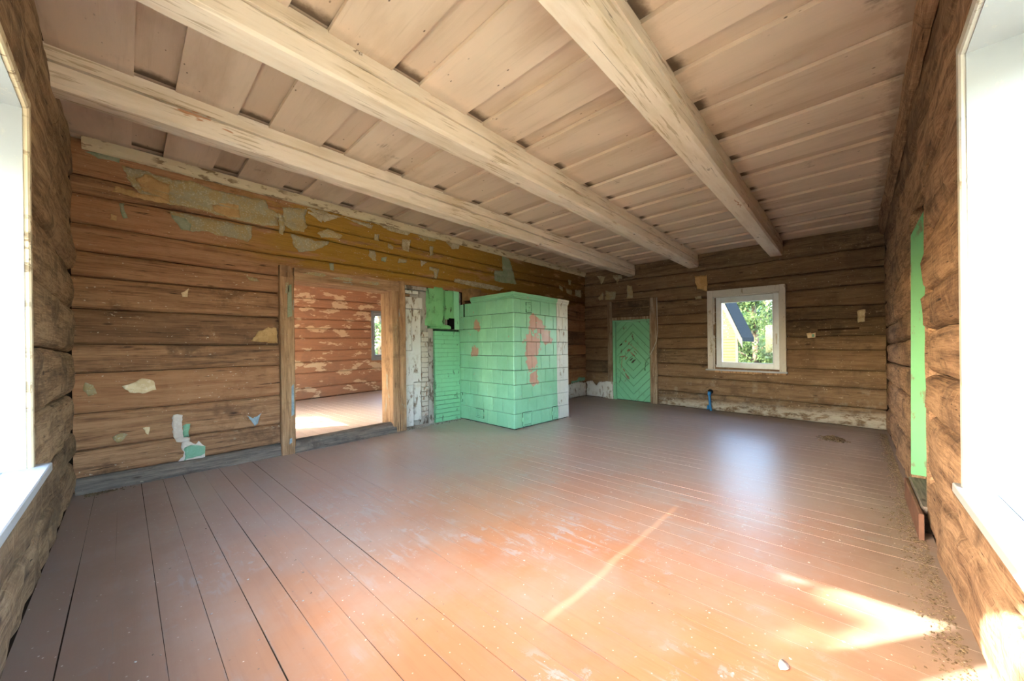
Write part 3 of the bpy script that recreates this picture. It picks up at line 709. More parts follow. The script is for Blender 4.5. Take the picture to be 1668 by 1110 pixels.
MB().extrude(2, [(3.375, 5.04), (3.41, 5.02), (3.46, 5.03), (3.475, 5.06), (3.475, 5.12), (3.375, 5.12)], -.02, 1.55, 60, lambda s, k, a, b: (a + .012 * nz(s * 8, k, 3), b + .012 * nz(s * 9, k, 7))).build('mortar', M['rubble'], inf)
# green painted heating wall beside the stove
gw = empty('wall_heating', (3.7, 5.05, .03), 'low green painted brick heating wall left of the tiled stove', 'wall', kind='structure')
bz = .0; k = 0; random.seed(21)
MB().box(3.49, 3.985, 5.02, 5.12, -.02, 1.54).build('joints', M['grout'], gw)
while bz < 1.50:
    h = .072; xs = [3.472] + ([3.60, 3.73, 3.86] if k % 2 else [3.66, 3.92]) + [3.99]
    for a, b in zip(xs, xs[1:]):
        y = 5.0 + random.uniform(-.003, .003)
        gp = .0012 if bz > .45 else .0035
        MB().box(a + gp * .4, b - gp * .4, y, 5.10, bz + gp, min(bz + h, 1.545) - gp, c=.003).build('brick', M['greenbrick'], gw)
    bz += h; k += 1
# lumpy plaster above it, where a flue was broken away
mb = MB(); g = []
for i in range(15):
    z = 1.60 + .63 * i / 14; row = []
    for j in range(13):
        t = j / 12; xx = 3.375 + (.37 + .03 * nz(z * 5, 1)) * t - (.02 if z < 1.7 else 0)
        e = 1 - abs(2 * t - 1) ** 4
        row.append(mb.vert(xx + .012 * nz(z * 9, t * 4, 2), 5.10 - .115 * e - .03 * nz(xx * 7, z * 7, 5) - .012 * nz(xx * 22, z * 22, 3), z + .02 * nz(t * 5, 2, i * .1)))
    g.append(row)
for i in range(14):
    for j in range(12): mb.f.append((g[i][j], g[i][j + 1], g[i + 1][j + 1], g[i + 1][j]))
mb.f.append(tuple(g[0])); mb.f.append(tuple(g[-1]))
mb.build('plaster', M['greenplaster'], gw, smooth=True)
MB().extrude(0, [(5.12, 1.545), (5.0, 1.55), (4.99, 1.575), (5.02, 1.61), (5.12, 1.62)], 3.40, 3.80, 26, lambda s, k, a, b: (a + .014 * nz(s * 11, k, 2), b + .012 * nz(s * 9, k, 6))).build('ledge', M['greenplaster'], gw, smooth=True)
MB().extrude(2, [(3.70, 5.07), (3.91, 5.05), (3.91, 5.11), (3.70, 5.11)], 1.72, 2.22, 20, lambda s, k, a, b: (a, b + (.012 * nz(s * 9, k, 5) if k < 2 else 0))).build('plaster', M['greenplaster'], gw)
MB().box(3.80, 3.90, 5.03, 5.10, 1.55, 1.74).build('flue_hole', M['soot'], gw)
MB().extrude(2, [(3.90, 5.04), (3.985, 5.0), (3.985, 5.1), (3.9, 5.1)], 1.55, 2.26, 20, lambda s, k, a, b: (a + .006 * nz(s * 8, k, 3), b + .006 * nz(s * 9, k, 7))).build('flue_stump', M['greenbrick'], gw)

# ================================================================== tiled stove
st = empty('tile_stove', (4.7, 4.4, .03), 'large mint green tiled heating stove with white end strip', 'stove')
SX0, SX1, SY0, SY1 = 4.0, 5.43, 3.735, 4.93
MB().box(SX0 + .02, SX1 - .02, SY0 + .02, SY1, -.02, 1.99).build('body', M['grout'], st)
MB().box(SX0 + .02, 4.16, 4.90, 5.10, .0, 1.56).build('body', M['grout'], st)
def tile_left(y0, y1, z0, z1, mat='green', dx=0.):
    g = .0028; c = .006; x = SX0 + dx
    mb = MB()
    o = [(y0 + g, z0 + g), (y1 - g, z0 + g), (y1 - g, z1 - g), (y0 + g, z1 - g)]; n = [(y0 + g + c, z0 + g + c), (y1 - g - c, z0 + g + c), (y1 - g - c, z1 - g - c), (y0 + g + c, z1 - g - c)]
    A_ = [mb.vert(x + .025, *p) for p in o]; B_ = [mb.vert(x + .004, *p) for p in o]; C_ = [mb.vert(x, *p) for p in n]
    for P, Q in ((A_, B_), (B_, C_)):
        for k in range(4): mb.f.append((P[k], P[(k + 1) % 4], Q[(k + 1) % 4], Q[k]))
    mb.f.append(tuple(C_)); mb.f.append(tuple(A_))
    mb.build('tile', M[mat], st)
def tile_front(x0, x1, z0, z1, mat='green', dy=0.):
    g = .0028; c = .006; y = SY0 + dy
    mb = MB()
    o = [(x0 + g, z0 + g), (x1 - g, z0 + g), (x1 - g, z1 - g), (x0 + g, z1 - g)]; n = [(x0 + g + c, z0 + g + c), (x1 - g - c, z0 + g + c), (x1 - g - c, z1 - g - c), (x0 + g + c, z1 - g - c)]
    A_ = [mb.vert(p[0], y + .025, p[1]) for p in o]; B_ = [mb.vert(p[0], y + .004, p[1]) for p in o]; C_ = [mb.vert(p[0], y, p[1]) for p in n]
    for P, Q in ((A_, B_), (B_, C_)):
        for k in range(4): mb.f.append((P[k], P[(k + 1) % 4], Q[(k + 1) % 4], Q[k]))
    mb.f.append(tuple(C_)); mb.f.append(tuple(A_))
    mb.build('tile', M[mat], st)
random.seed(31)
ROWZ = [.012 + .2192 * k for k in range(10)]
for r in range(9):
    z0, z1 = ROWZ[r], ROWZ[r + 1]; odd = (8 - r) % 2 == 0
    ys = [SY0 + .004] + ([3.871, 4.099, 4.331, 4.557, 4.774, 4.992] if odd else [3.984, 4.213, 4.442, 4.684, 4.897]) + [5.09]
    for a, b in zip(ys, ys[1:]):
        if r >= 7:
            if a > 4.90: continue
            if b > 4.93: b = 4.88
        tile_left(a, b, z0, z1, 'green', random.uniform(0, .004))
    xs = [SX0 + .004] + ([4.174, 4.426, 4.652, 4.883] if odd else [4.054, 4.306, 4.534, 4.769, 4.993]) + [5.095]
    for a, b in zip(xs, xs[1:]): tile_front(a, b, z0, z1, 'green', random.uniform(0, .004))
    xw = [5.097, 5.17, 5.43] if odd else [5.097, 5.26, 5.43]
    for a, b in zip(xw, xw[1:]): tile_front(a, b, z0, z1, 'whitetile', random.uniform(.001, .005))
# the top two rows behind the open crack
for r in (7, 8):
    tile_left(4.935, 5.09, ROWZ[r], ROWZ[r + 1], 'green', .01)
MB().box(SX0 + .03, SX0 + .05, 4.87, 4.95, ROWZ[7], ROWZ[9]).build('crack', M['soot'], st)
# cornice with a small step
def cornice(mat, ax, s0, s1, out, name):
    o = out
    if ax == 1: pr = [(SX0 + .02, 1.985), (SX0 - .004, 1.985), (SX0 - .004, 2.005), (SX0 - .018, 2.012), (SX0 - .018, 2.036), (SX0 - .026, 2.042), (SX0 - .026, 2.072), (SX0 + .02, 2.078)]
    else: pr = [(SY0 + .02, 1.985), (SY0 - .004, 1.985), (SY0 - .004, 2.005), (SY0 - .018, 2.012), (SY0 - .018, 2.036), (SY0 - .026, 2.042), (SY0 - .026, 2.072), (SY0 + .02, 2.078)]
    MB().extrude(ax, pr, s0, s1, 12, lambda s, k, a, b: (a + .002 * nz(s * 6, k), b + (.006 * nz(s * 9, k, 4) if k > 5 else .001 * nz(s * 9, k)))).build(name, M[mat], st)
cornice('green', 1, SY0 - .02, 4.70, 0, 'cornice'); cornice('green', 0, SX0 - .02, 5.09, 0, 'cornice'); cornice('whitetile', 0, 5.092, SX1, 0, 'cornice')
MB().extrude(0, [(SY0 + .01, 2.04), (SY1, 2.04), (SY1, 2.085), (SY0 + .01, 2.08)], SX0 + .01, SX1, 16, lambda s, k, a, b: (a, b + .006 * nz(s * 7, k, 8))).build('top', M['brownbrick'], st)
for (a, b, c, d, h) in ((4.02, 4.26, 4.72, 4.96, .16), (4.28, 4.44, 4.76, 4.94, .12)):
    rough_post(a, b, c, d, 2.085, 2.085 + h, a * 3, .005).build('loose_brick', M['brownbrick'], st)
# little iron doors
def iron_door(face, a, b, z0, z1, label=None):
    f = (lambda s, t, d: (SX0 - d, s, t)) if face == 'l' else (lambda s, t, d: (s, SY0 - d, t))
    w = .016
    ring = MB()
    for (p, q, r_, t_) in ((a, b, z0, z0 + w), (a, b, z1 - w, z1), (a, a + w, z0 + w, z1 - w), (b - w, b, z0 + w, z1 - w)):
        ring.prism([(p, r_), (q, r_), (q, t_), (p, t_)], f, .016)
    MB().prism([(a - .007, z0 - .007), (b + .007, z0 - .007), (b + .007, z1 + .007), (a - .007, z1 + .007)], f, .004).build('door_gap', M['soot'], st)
    fr = ring.build('door_surround', M['green'], st)
    dr = MB().prism([(a + w + .005, z0 + w + .005), (b - w - .005, z0 + w + .005), (b - w - .005, z1 - w - .005), (a + w + .005, z1 - w - .005)], f, .010).build('soot_door', M['green'], st)
    m = (a + b) / 2; zm = (z0 + z1) / 2
    hb = MB(); hb.prism([(m - .01, zm - .012), (m + .035, zm - .004), (m + .035, zm + .006), (m - .01, zm + .014)], f, .026); hb.build('latch', M['green'], dr)
    hg = MB(); hg.prism([(a - .008, zm - .03), (a + .006, zm - .03), (a + .006, zm + .03), (a - .008, zm + .03)], f, .02); hg.build('hinge', M['green'], dr)
iron_door('l', 4.955, 5.085, .31, .45); iron_door('l', 4.42, 4.60, .09, .22)
iron_door('f', 4.295, 4.425, 1.79, 1.935); iron_door('f', 4.19, 4.39, .03, .235); iron_door('f', 4.94, 5.085, .03, .235)
mb = MB(); random.seed(41)
for k in range(150):
    if k < 80: px, py = SX0 - abs(random.gauss(0, .014)), random.uniform(SY0, 4.98)
    else: px, py = random.uniform(SX0, SX1), SY0 - abs(random.gauss(0, .014))
    s = random.uniform(.004, .014)
    q = [mb.vert(px + s * random.uniform(-1, 1), py + s * random.uniform(-1, 1), zz) for zz in (0, 0, 0, s)]
    mb.f += [(q[0], q[1], q[3]), (q[1], q[2], q[3]), (q[2], q[0], q[3]), (q[0], q[2], q[1])]
mb.build('plaster_crumbs', M['rubble'], st, kind='stuff')

# ================================================================== windows
def wbox(wall, s0, s1, z0, z1, d0, d1, c=0.0, mb=None):
    p, q = wp(wall, s0, z0, d0), wp(wall, s1, z1, d1)
    lo = [min(p[k], q[k]) for k in range(3)]; hi = [max(p[k], q[k]) for k in range(3)]
    return (mb or MB()).box(lo[0], hi[0], lo[1], hi[1], lo[2], hi[2], c=c)
# --- small window in the far wall
w1 = empty('window_1', wp('B', 1.5, .8, 0), 'small white framed window in the far wall showing the yellow shed', 'window', kind='structure')
for n, a in (('casing', (2.056, 2.158, .82, 2.36)), ('casing', (.898, .988, .82, 2.36)), ('casing', (.988, 2.056, 2.235, 2.36))):
    wbox('B', *a, -.08, .034, .004).build(n, M['casing'], w1)
for a in ((2.035, 2.056, .82, 2.235), (.988, 1.0, .82, 2.235), (1.0, 2.035, 2.222, 2.235)): wbox('B', *a, -.28, .0).build('jamb_lining', M['casing'], w1)
sh = MB()
for a in ((1.93, 2.035, .84, 2.222), (1.0, 1.09, .84, 2.222), (1.09, 1.93, 2.12, 2.222), (1.09, 1.93, .84, .955)): wbox('B', *a, -.11, -.045, .006, sh)
s1o = sh.build('sash', M['pvc'], w1)
bd = MB()
for a in ((1.918, 1.932, .95, 2.125), (1.088, 1.102, .95, 2.125), (1.1, 1.92, 2.11, 2.124), (1.1, 1.92, .95, .964)): wbox('B', *a, -.10, -.036, .004, bd)
bd.build('glazing_bead', M['pvc'], s1o)
wbox('B', 1.09, 1.93, .955, 2.12, -.075, -.071).build('pane', M['dustydimglass'], w1)
hd = MB(); wbox('B', 1.03, 1.055, 1.40, 1.50, -.045, -.033, .003, hd); wbox('B', 1.036, 1.049, 1.31, 1.46, -.033, -.015, .003, hd); hd.build('handle', M['casing'], s1o)
wbox('B', .875, 2.185, .795, .822, -.06, .085, .004).build('window_sill', M['white'], w1)
wbox('B', .90, 2.03, .76, .795, -.03, .045, .004).build('sill_batten', M['jambwood'], w1)
# --- the two big windows beside the camera, only their reveals in view
def big_window(name, wall, s0, s1, z0, z1, sill_z, sill_d, sill_ends, mull, depth, label, topglass):
    w = empty(name, wp(wall, (s0 + s1) / 2, z0, 0), label, 'window', kind='structure')
    for a in ((s1, s1 + .022, z0, z1 + .02), (s0 - .022, s0, z0, z1 + .02), (s0, s1, z1, z1 + .022)):
        wbox(wall, *a, -depth, .012).build('jamb_lining', M['white'], w)
    for a in ((s1 + .005, s1 + .055, sill_z, z1 + .055), (s0 - .055, s0 - .005, sill_z, z1 + .055), (s0 - .005, s1 + .005, z1 + .005, z1 + .055)):
        o = MB(); wbox(wall, *a, -.02, .030, .006, o); o.build('casing', M['cream_trim'] if name == 'window_2' else M['casing'], w)
    wbox(wall, sill_ends[0], sill_ends[1], sill_z - .038, sill_z, -.05, sill_d, .004).build('window_sill', M['white'], w)
    wbox(wall, s0, s1, sill_z - .038, sill_z, -depth, -.05).build('window_sill', M['white'], w)
    fr = MB(); r = .07; d0, d1 = -depth, -depth + .05
    for a in ((s0, s0 + r, sill_z, z1), (s1 - r, s1, sill_z, z1), (s0 + r, s1 - r, topglass, z1), (s0 + r, s1 - r, sill_z, sill_z + .08), (mull[0], mull[1], sill_z + .08, topglass)): wbox(wall, *a, d0, d1, .004, fr)
    fr.build('sash', M['white'], w)
    for a, b in ((s0 + r, mull[0]), (mull[1], s1 - r)): wbox(wall, a, b, sill_z + .08, topglass, -depth + .02, -depth + .024).build('pane', M['glass'], w)
    return w
big_window('window_2', 'L', .60, 2.60, .66, 2.24, .70, .075, (.52, 2.68), (1.655, 1.835), .37, 'white painted window reveal and sill at the left edge', 2.03)
big_window('window_3', 'R', .20, 2.20, .60, 2.29, .64, .048, (.10, 2.285), (1.16, 1.26), .34, 'white painted window reveal and sill at the right edge', 2.20)

# ================================================================== far green door
d1 = empty('door_1', wp('B', 3.77, 0, 0), 'mint green plank door with diamond boarding in the far wall', 'door', kind='structure')
def clip(poly, a, b, c):   # keep a*s+b*t<=c
    out = []
    for p, q in zip(poly, poly[1:] + poly[:1]):
        fp, fq = a * p[0] + b * p[1] - c, a * q[0] + b * q[1] - c
        if fp <= 0: out.append(p)
        if (fp < 0) != (fq < 0) and abs(fp - fq) > 1e-9:
            t = fp / (fp - fq); out.append((p[0] + (q[0] - p[0]) * t, p[1] + (q[1] - p[1]) * t))
    return out
DY0, DY1, DZ0, DZ1 = 3.335, 4.165, .012, 1.835; cy, cz = (DY0 + DY1) / 2, .88; wdt = .128
random.seed(51)
wbox('B', DY0, DY1, -.03, DZ1, -.09, -.062).build('door_leaf', M['grout'], d1)
wbox('B', 3.3, 4.25, -.25, -.004, -.35, .02).build('threshold', M['floor'], d1)
for sy in (-1, 1):
    for sz in (-1, 1):
        A_, B_ = (cy - DY0), (DZ1 - cz if sz > 0 else cz - DZ0)
        for k in range(14):
            poly = [(0, 0), (A_, 0), (A_, B_), (0, B_)]
            r2 = math.sqrt(2)
            poly = clip(poly, 1, 1, (k + 1) * wdt * r2 - .005); poly = clip(poly, -1, -1, -k * wdt * r2 - .005) if poly else poly
            if len(poly) < 3: continue
            P = [(cy + sy * a, cz + sz * b) for a, b in poly]
            MB().prism(P, lambda s, t, d: wp('B', s, t, -.064 + d), .018 + random.uniform(0, .003)).build('plank', M['doorgreen'], d1)
# scratches and gouges through the paint
random.seed(52)
for (sy_, zz, L, ang, w_) in ((3.86, 1.17, .10, .6, .05), (3.72, 1.22, .3, 2.4, .018), (3.76, 1.08, .16, 2.35, .035), (3.92, .98, .09, 1.0, .04), (3.80, .96, .12, .7, .03), (3.74, .92, .14, .7, .035), (4.02, 1.02, .16, .2, .03), (4.03, .9, .34, 1.5, .018), (3.9, .56, .18, 2.2, .045), (3.98, .7, .09, 2.2, .03), (3.93, 1.38, .05, .3, .04), (4.05, 1.3, .1, .8, .03), (3.85, 1.33, .08, 1.3, .035), (3.7, 1.12, .12, 2.3, .02)):
    c, s = math.cos(ang), math.sin(ang); P = []
    for k in range(10):
        t = 2 * math.pi * k / 10; a, b = L / 2 * math.cos(t), w_ / 2 * math.sin(t) * random.uniform(.5, 1.4)
        P.append((sy_ - (a * c - b * s), zz + a * s + b * c))
    MB().prism(P, lambda u, v, d: wp('B', u, v, -.047 + d), .0045).build('gouge', M['greyjamb'] if random.random() < .6 else M['core'], d1)
for a, mt in (((4.17, 4.235, 0, 1.86), 'doorgreen'), ((4.235, 4.36, .41, 2.33), 'greyjamb'), ((4.24, 4.43, .0, .41), 'whitewash'), ((3.17, 3.33, 0, 2.34), 'greyjamb'), ((3.33, 4.235, 1.84, 1.875), 'doorgreen'), ((3.33, 4.235, 1.875, 1.94), 'greyjamb')):
    wbox('B', *a, -.09, .03 if mt != 'doorgreen' else .012, .005).build('jamb' if a[1] - a[0] < .3 else 'lintel', M[mt], d1)
wbox('B', 3.335, 4.235, 1.955, 2.13, -.07, .012, .008).build('lintel', M['logB'], d1); wbox('B', 3.335, 4.235, 2.16, 2.31, -.07, .01, .008).build('lintel', M['logB'], d1)
wbox('B', 3.20, 4.2, 2.335, 2.345, -.07, .02).build('drip', M['core'], d1)
cb = MB(); cb.tube([wp('B', *p) for p in ((3.155, 2.33, .045), (3.15, 1.9, .05), (3.14, 1.6, .05), (3.17, 1.38, .055), (3.24, 1.2, .06), (3.31, 1.08, .05))], .008, 6); cb.build('cable', M['casing'], None, smooth=True, label='pale electric cable hanging beside the green door', cat='cable')
hb = MB(); hb.tube([wp('B', *p) for p in ((3.33, 1.02, -.03), (3.37, 1.0, .02), (3.42, .93, .035), (3.45, .8, .03), (3.455, .72, .01))], .013, 6); hb.build('handle', M['greenbrick'], d1, smooth=True)
lt = MB(); lt.tube([wp('B', *p) for p in ((4.08, 1.02, -.03), (4.07, .8, -.02), (4.05, .6, -.02), (4.06, .48, -.015), (4.10, .40, -.02))], .01, 6); lt.build('latch_bar', M['greenbrick'], d1, smooth=True)
# ================================================================== door opening in the right wall
d2 = empty('door_2', wp('R', 3.95, 0, 0), 'narrow green painted door reveal in the right log wall', 'door', kind='structure')
MB().prism([(-.315, .19), (-.66, .19), (-.66, 2.34), (-.405, 2.30), (-.33, 2.11)], lambda s, t, d: (4.365 + d, s, t), .03).build('reveal_board', M['revealgreen'], d2)
wbox('R', 3.55, 4.37, .17, 2.33, -.34, -.30).build('door_leaf', M['revealgreen'], d2)
wbox('R', 3.55, 4.40, 2.32, 2.40, -.34, -.08).build('head_board', M['core'], d2)
MB().extrude(2, [(3.515, -.335), (3.56, -.325), (3.56, -.6), (3.515, -.6)], .17, 2.36, 20, lambda s, k, a, b: (a + .01 * nz(s * 3, k), b + .006 * nz(s * 4, k, 3))).build('edge_board', M['logR'], d2)
MB().box(3.56, 4.36, -.62, -.30, .0, .17, c=.008).build('threshold', M['sillgrey'], d2)
MB().box(3.40, 4.33, -.298, -.275, .0, .165, c=.005).build('kick_board', M['redboard'], d2)

# ================================================================== next room, seen through the doorway
fn_ = MB().box(XL - .2, XB + .2, 5.2, 10.5, -.25, -.03, (8, 1, 1)).build('floor_next_room', M['core'], None, label='pale sunlit plank floor of the room beyond the doorway', cat='floor', kind='structure')
random.seed(61); x = .4
while x < 7:
    w = random.uniform(.14, .18); MB().extrude(1, [(x + .003, -.028), (x + w - .003, -.028), (x + w - .003, .0), (x + .003, .0)], 5.20, 10.2, 8, lambda s, k, a, b: (a, b + .002 * nz(s, x, k))).build('floor_board', M['floorN'], fn_); x += w
MB().box(XL - .3, XB + .3, 5.05, 10.6, ZC, ZC + .2, (8, 1, 1)).build('ceiling_next_room', M['ceil'], None, label='plank ceiling of the room beyond the doorway', cat='ceiling', kind='structure')
OPEN_N = [(4.93, 6.0, .93, 2.31)]; OPEN_NL = [(8.03, 9.67, .655, 2.265), (5.13, 6.27, .655, 2.265)]
wn_ = core('wall_next_room', 'N', XL - .35, XB + .35, 3.4, OPEN_N, 'orange log wall with cream paint flakes seen through the doorway')
log_wall('N', wn_, 1.5, 8.0, OPEN_N, M['logN'])
core('wall_next_left', 'L', 5.08, 10.55, 3.4, OPEN_NL, 'left wall of the room beyond the doorway')
core('wall_next_right', 'B', 5.1, 10.55, 3.4, [], 'right wall of the room beyond the doorway')
w4 = empty('window_4', wp('N', 5.45, .93, 0), 'white framed window glimpsed through the doorway in the next room', 'window', kind='structure')
for a in ((4.90, 4.965, .90, 2.35), (5.965, 6.03, .90, 2.35), (4.965, 5.965, 2.27, 2.35), (4.965, 5.965, .90, .985)): wbox('N', *a, -.05, .035, .004).build('casing', M['white'], w4)
sh = MB()
for a in ((4.965, 5.03, .985, 2.27), (5.90, 5.965, .985, 2.27), (5.03, 5.90, 2.20, 2.27), (5.03, 5.90, .985, 1.06)): wbox('N', *a, -.10, -.04, .004, sh)
sh.build('sash', M['white'], w4)
wbox('N', 5.03, 5.90, 1.06, 2.20, -.07, -.066).build('pane', M['glass'], w4)
big_window('window_5', 'L', 8.05, 9.65, .66, 2.24, .70, .06, (8.0, 9.7), (8.78, 8.9), .30, 'sunny side window of the room beyond the doorway', 2.12)

big_window('added_window_6', 'L', 5.15, 6.25, .66, 2.24, .70, .06, (5.1, 6.3), (5.66, 5.74), .30, 'added unseen side window that brightens the room beyond the doorway', 2.12)  # unseen window added to let more sky light into the next room

# ================================================================== small things in the room
pb = MB(); pb.tube([wp('B', 2.13, .35, -.06), wp('B', 2.13, .352, .03), wp('B', 2.13, .33, .06), wp('B', 2.125, .26, .068), wp('B', 2.115, .12, .075), wp('B', 2.10, -.01, .085)], .022, 12)
pp = empty('water_pipe', wp('B', 2.1, 0, .08), 'blue plastic water pipe below the small far window', 'pipe')
pb.build('pipe', M['bluepipe'], pp, smooth=True)
MB().tube([wp('B', 2.13, .30, .064), wp('B', 2.128, .345, .06), wp('B', 2.13, .37, .052)], .031, 12).build('elbow', M['bluepipe'], pp, smooth=True)
MB().tube([wp('B', 2.16, .02, .07), wp('B', 2.15, .10, .06)], .02, 10).build('stub', M['bluepipe'], pp, smooth=True)
MB().prism([(2.17 + .05 * math.cos(t) - .05, .37 + .05 * math.sin(t)) for t in [k * .628 for k in range(10)]], lambda u, v, d: wp('B', u, v, .012 + d), .006).build('wall_hole', M['soot'], pp)
sk = empty('wall_socket', wp('B', .55, 1.43, .02), 'broken pale socket box on the far log wall', 'socket')
MB().prism([(.50, 1.42), (.60, 1.41), (.615, 1.49), (.56, 1.50), (.545, 1.485), (.495, 1.50)], lambda u, v, d: wp('B', u, v, .01 + d), .03).build('box', M['cream'], sk)
MB().prism([(.51, 1.43), (.545, 1.43), (.545, 1.475), (.51, 1.475)], lambda u, v, d: wp('B', u, v, .04 + d), .008).build('insert', M['mint'], sk)
MB().prism([(-.04, 1.545), (.47, 1.525), (.47, 1.56), (-.04, 1.575)], lambda u, v, d: wp('B', u, v, .0 + d), .024).build('dark_lath', M['core'], wall_far)
def chips(n, fpos, smin, smax, name, mat, label, cat, parent=None, flat=.35, sd=1):
    random.seed(sd); mb = MB()
    for k in range(n):
        px, py, pz = fpos(); s = random.uniform(smin, smax); a = random.uniform(0, 6.28); e = random.uniform(.35, 1)
        ca, sa = math.cos(a), math.sin(a)
        def P(u, v, w): return mb.vert(px + (u * ca - v * sa) * s, py + (u * sa + v * ca) * s, pz + w * s)
        t = random.uniform(.1, .5)
        q = [P(-1, -e, 0), P(1, -e * .7, 0), P(.8, e, 0), P(-.9, e * .8, 0)]; r = [P(-.7, -e * .6, flat + t * .3), P(.75, -e * .5, flat * t), P(.6, e * .7, flat), P(-.6, e * .6, flat * t)]
        mb.f += [tuple(q[::-1]), tuple(r)] + [(q[i], q[(i + 1) % 4], r[(i + 1) % 4], r[i]) for i in range(4)]
    return mb.build(name, mat, parent, label=label, cat=cat, kind='stuff')
def along_right():
    x = random.uniform(1.7, 7.6); return x, min(0, YR + .02 + abs(random.gauss(0, .06 if x < 4 else .04)) + (.03 if 3.4 < x < 4.3 else 0)), 0
chips(3400, along_right, .002, .0075, 'wall_debris', M['debris'], 'strip of dust and crumbs along the foot of the right wall', 'debris', None, .6, 71)
def pile():
    a = random.uniform(0, 6.28); r = abs(random.gauss(0, .5)); x, y = 6.6 + .17 * r * math.cos(a), .24 + .14 * r * math.sin(a)
    return x, y, max(0, .045 * (1 - r)) * random.random()
chips(420, pile, .008, .022, 'debris_pile', M['debris'], 'small heap of brown debris on the floor below the far wall', 'debris', None, .6, 72)
def anywhere():
    return random.uniform(XL + .1, 5.9), random.uniform(.03, 3.66), 0
chips(420, anywhere, .0018, .006, 'floor_litter', M['rubble'], 'tiny plaster crumbs scattered all over the floor', 'litter', None, .5, 73)
def along_A(): return random.uniform(2.9, 3.95), 4.99 - abs(random.gauss(0, .05)), 0
chips(220, along_A, .004, .014, 'plaster_litter', M['rubble'], 'plaster crumbs at the foot of the whitewashed boards', 'litter', None, .6, 74)
def corner_AL(): return XL + .06 + abs(random.gauss(0, .10)), 4.93 - abs(random.gauss(0, .05)), 0
chips(260, corner_AL, .003, .010, 'corner_dust', M['debris'], 'crumbs of dirt in the left corner by the grey timber', 'debris', None, .5, 75)
mb = MB(); c = mb.vert(1.67, .206, .012)
rim = [mb.vert(1.67 + .03 * math.cos(t) * (1 + .06 * math.sin(3 * t)), .206 + .017 * math.sin(t), .003 + .006 * (math.sin(2 * t) > 0)) for t in [k * .5236 for k in range(12)]]
mb.f += [(c, rim[k], rim[(k + 1) % 12]) for k in range(12)]
lf = mb.build('dry_leaf', M['whitepaper'], None, smooth=True, label='pale dry leaf lying on the floor near the bottom edge', cat='leaf')
_m = lf.modifiers.new('thickness', 'SOLIDIFY'); _m.thickness = .002

# ================================================================== outdoors
MB(IDW).box(-160, 160, -160, 160, -.8, -.6).build('ground', M['grass'], None, label='meadow around the house', cat='ground', kind='structure')
sd = empty('shed', (14.9, 4.5, -.6), 'yellow boarded shed with dark roof outside the small window', 'shed')
EY, EZ, SL = 2.76, 1.53, 2.44      # eave corner, roof slope
k = 0; z = -.6
while z < 5.2:
    yr = 2.93 if z < 1.75 else 2.93 + (z - 1.75) / SL
    ylim = 6.2
    if yr < 4.4: MB(IDW).box(14.25, 14.30, yr, 9.2 - yr + 2.93 - 2.93, z + .004, z + .096, c=.006).build('board', M['yellowboard'], sd)
    z += .10; k += 1
MB(IDW).box(14.23, 14.29, 2.91, 2.99, -.6, 1.72, c=.01).build('corner_post', M['fascia'], sd)
MB(IDW).box(14.30, 14.42, 2.96, 6.2, -.6, 1.6).build('body', M['yellowboard'], sd)
def slope_pt(y, off): return EZ + (y - EY) * SL + off
for sgn, nm in ((1, 'roof'),):
    for (ya, yb, mirror) in ((EY - .02, 4.6, False), (EY - .02, 4.6, True)):
        f = (lambda y: y) if not mirror else (lambda y: 9.2 - y)
        mb = MB(IDW)
        pts = [(ya, slope_pt(ya, -.05)), (yb, slope_pt(yb, -.05)), (yb, slope_pt(yb, .10)), (ya, slope_pt(ya, .10))]
        a = [mb.vert(13.95, f(y), z) for y, z in pts]; b = [mb.vert(15.95, f(y), z) for y, z in pts]
        mb.f += [tuple(a), tuple(b)] + [(a[i], a[(i + 1) % 4], b[(i + 1) % 4], b[i]) for i in range(4)]
        mb.build('roof', M['roofing'], sd)
        mb = MB(IDW); pts = [(ya - .02, slope_pt(ya - .02, -.22)), (yb, slope_pt(yb, -.22)), (yb, slope_pt(yb, .06)), (ya - .02, slope_pt(ya - .02, .06))]
        a = [mb.vert(13.90, f(y), z) for y, z in pts]; b = [mb.vert(13.95, f(y), z) for y, z in pts]
        mb.f += [tuple(a), tuple(b)] + [(a[i], a[(i + 1) % 4], b[(i + 1) % 4], b[i]) for i in range(4)]
        mb.build('barge_board', M['fascia'], sd)
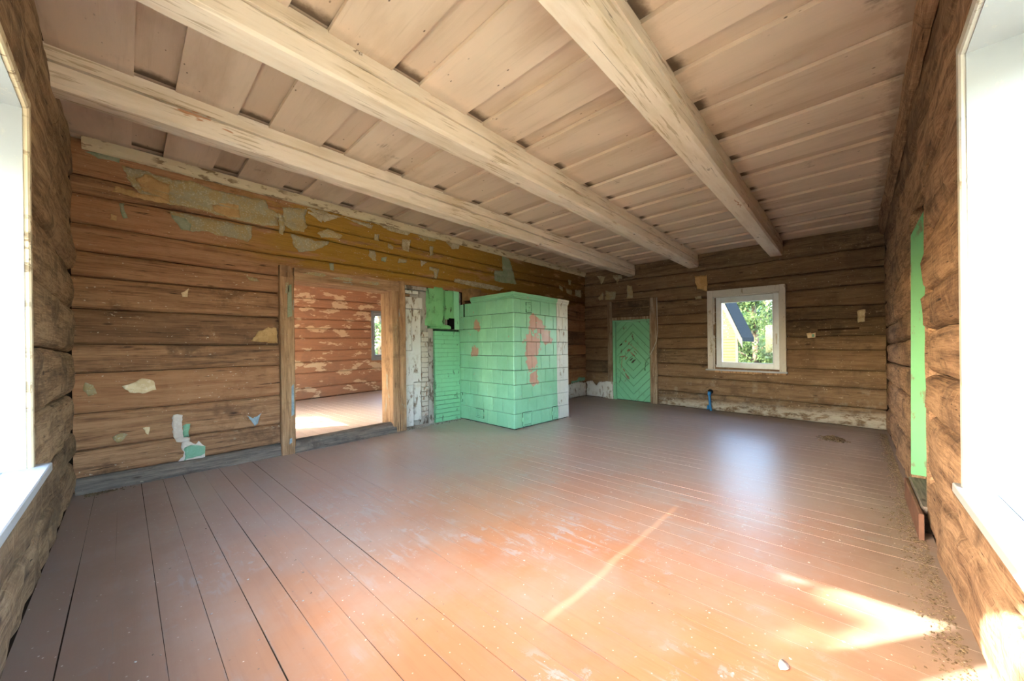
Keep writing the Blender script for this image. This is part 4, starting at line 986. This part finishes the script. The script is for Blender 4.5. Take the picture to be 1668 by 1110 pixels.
def tree(name, label, x, y, h, r, zlow, n, leaf, lm, cat='tree', seed=1, squash=1.0):
    random.seed(seed); t = empty(name, (x, y, -.6), label, cat)
    tr = MB(IDW); tr.tube([(x, y, -.62), (x + .05, y, h * .3), (x - .04, y + .04, h * .6), (x, y, h * .85)], .035 * h ** .8 + .02, 8, [1.3, 1, .65, .25]); trunk = tr.build('trunk', M['bark'], t, smooth=True)
    for k in range(9):
        a = k * 2.4; z0 = zlow + (h - zlow) * (.1 + .08 * k); rr = r * (.75 - .05 * k)
        MB(IDW).tube([(x, y, z0), (x + rr * .5 * math.cos(a), y + rr * .5 * math.sin(a), z0 + rr * .35), (x + rr * math.cos(a), y + rr * math.sin(a), z0 + rr * .55)], .05 + .004 * h, 5, [1, .6, .2]).build('branch', M['bark'], trunk, smooth=True)
    cl = []
    for k in range(46):
        u = random.uniform(-1, 1); a = random.uniform(0, 6.283); q = random.random() ** .4
        zc = (zlow + h) / 2 + u * (h - zlow) / 2 * .92; wr = math.sqrt(max(0, 1 - u * u)) ** squash * r * (1.15 - .35 * (u + 1) / 2)
        cl.append((x + wr * q * math.cos(a), y + wr * q * math.sin(a), zc, r * random.uniform(.16, .34)))
    mb = MB(IDW)
    for k in range(n):
        c = random.choice(cl); d = Vector((random.gauss(0, 1), random.gauss(0, 1), random.gauss(0, .8))); p = Vector(c[:3]) + d * c[3] * .62
        u = Vector((random.gauss(0, 1), random.gauss(0, 1), random.gauss(0, 1))).normalized(); w = u.orthogonal().normalized(); s = leaf * random.uniform(.6, 1.3)
        q = [mb.vert(*(p + u * s)), mb.vert(*(p + w * s * .5)), mb.vert(*(p - u * s)), mb.vert(*(p - w * s * .5))]; mb.f.append(tuple(q))
    mb.build('crown', lm, t, kind='stuff')
tree('birch_tree', 'pale green leafy tree filling the small far window', 20.6, 3.5, 5.2, 1.7, -.5, 9000, .09, M['leaf1'], seed=81)
tree('birch_tree', 'taller pale green tree behind the one in the far window', 25.2, 3.6, 6.6, 2.2, -.4, 8000, .10, M['leaf1'], seed=82)
tree('spruce_tree', 'dark spruce top rising behind the shed roof', 34.0, 7.4, 11.5, 2.6, 0, 6000, .18, M['leaf2'], seed=84, squash=.7)
tree('spruce_tree', 'distant spruce behind the pale green trees', 42.0, 6.4, 9.5, 2.8, 0, 5000, .18, M['leaf2'], seed=85, squash=.7)
tree('birch_tree', 'sunlit tree outside the next room window', 9.6, 19.0, 6.5, 2.3, -.4, 8000, .12, M['leaf1'], seed=86)
tree('birch_tree', 'second sunlit tree outside the next room window', 12.7, 25.0, 7.0, 2.3, -.4, 5000, .12, M['leaf1'], seed=87)
tree('apple_tree', 'tree outside the left window that shades the sun', -5.2, 6.35, 7.0, 1.45, 1.6, 42000, .11, M['leaf1'], seed=88)
finish()
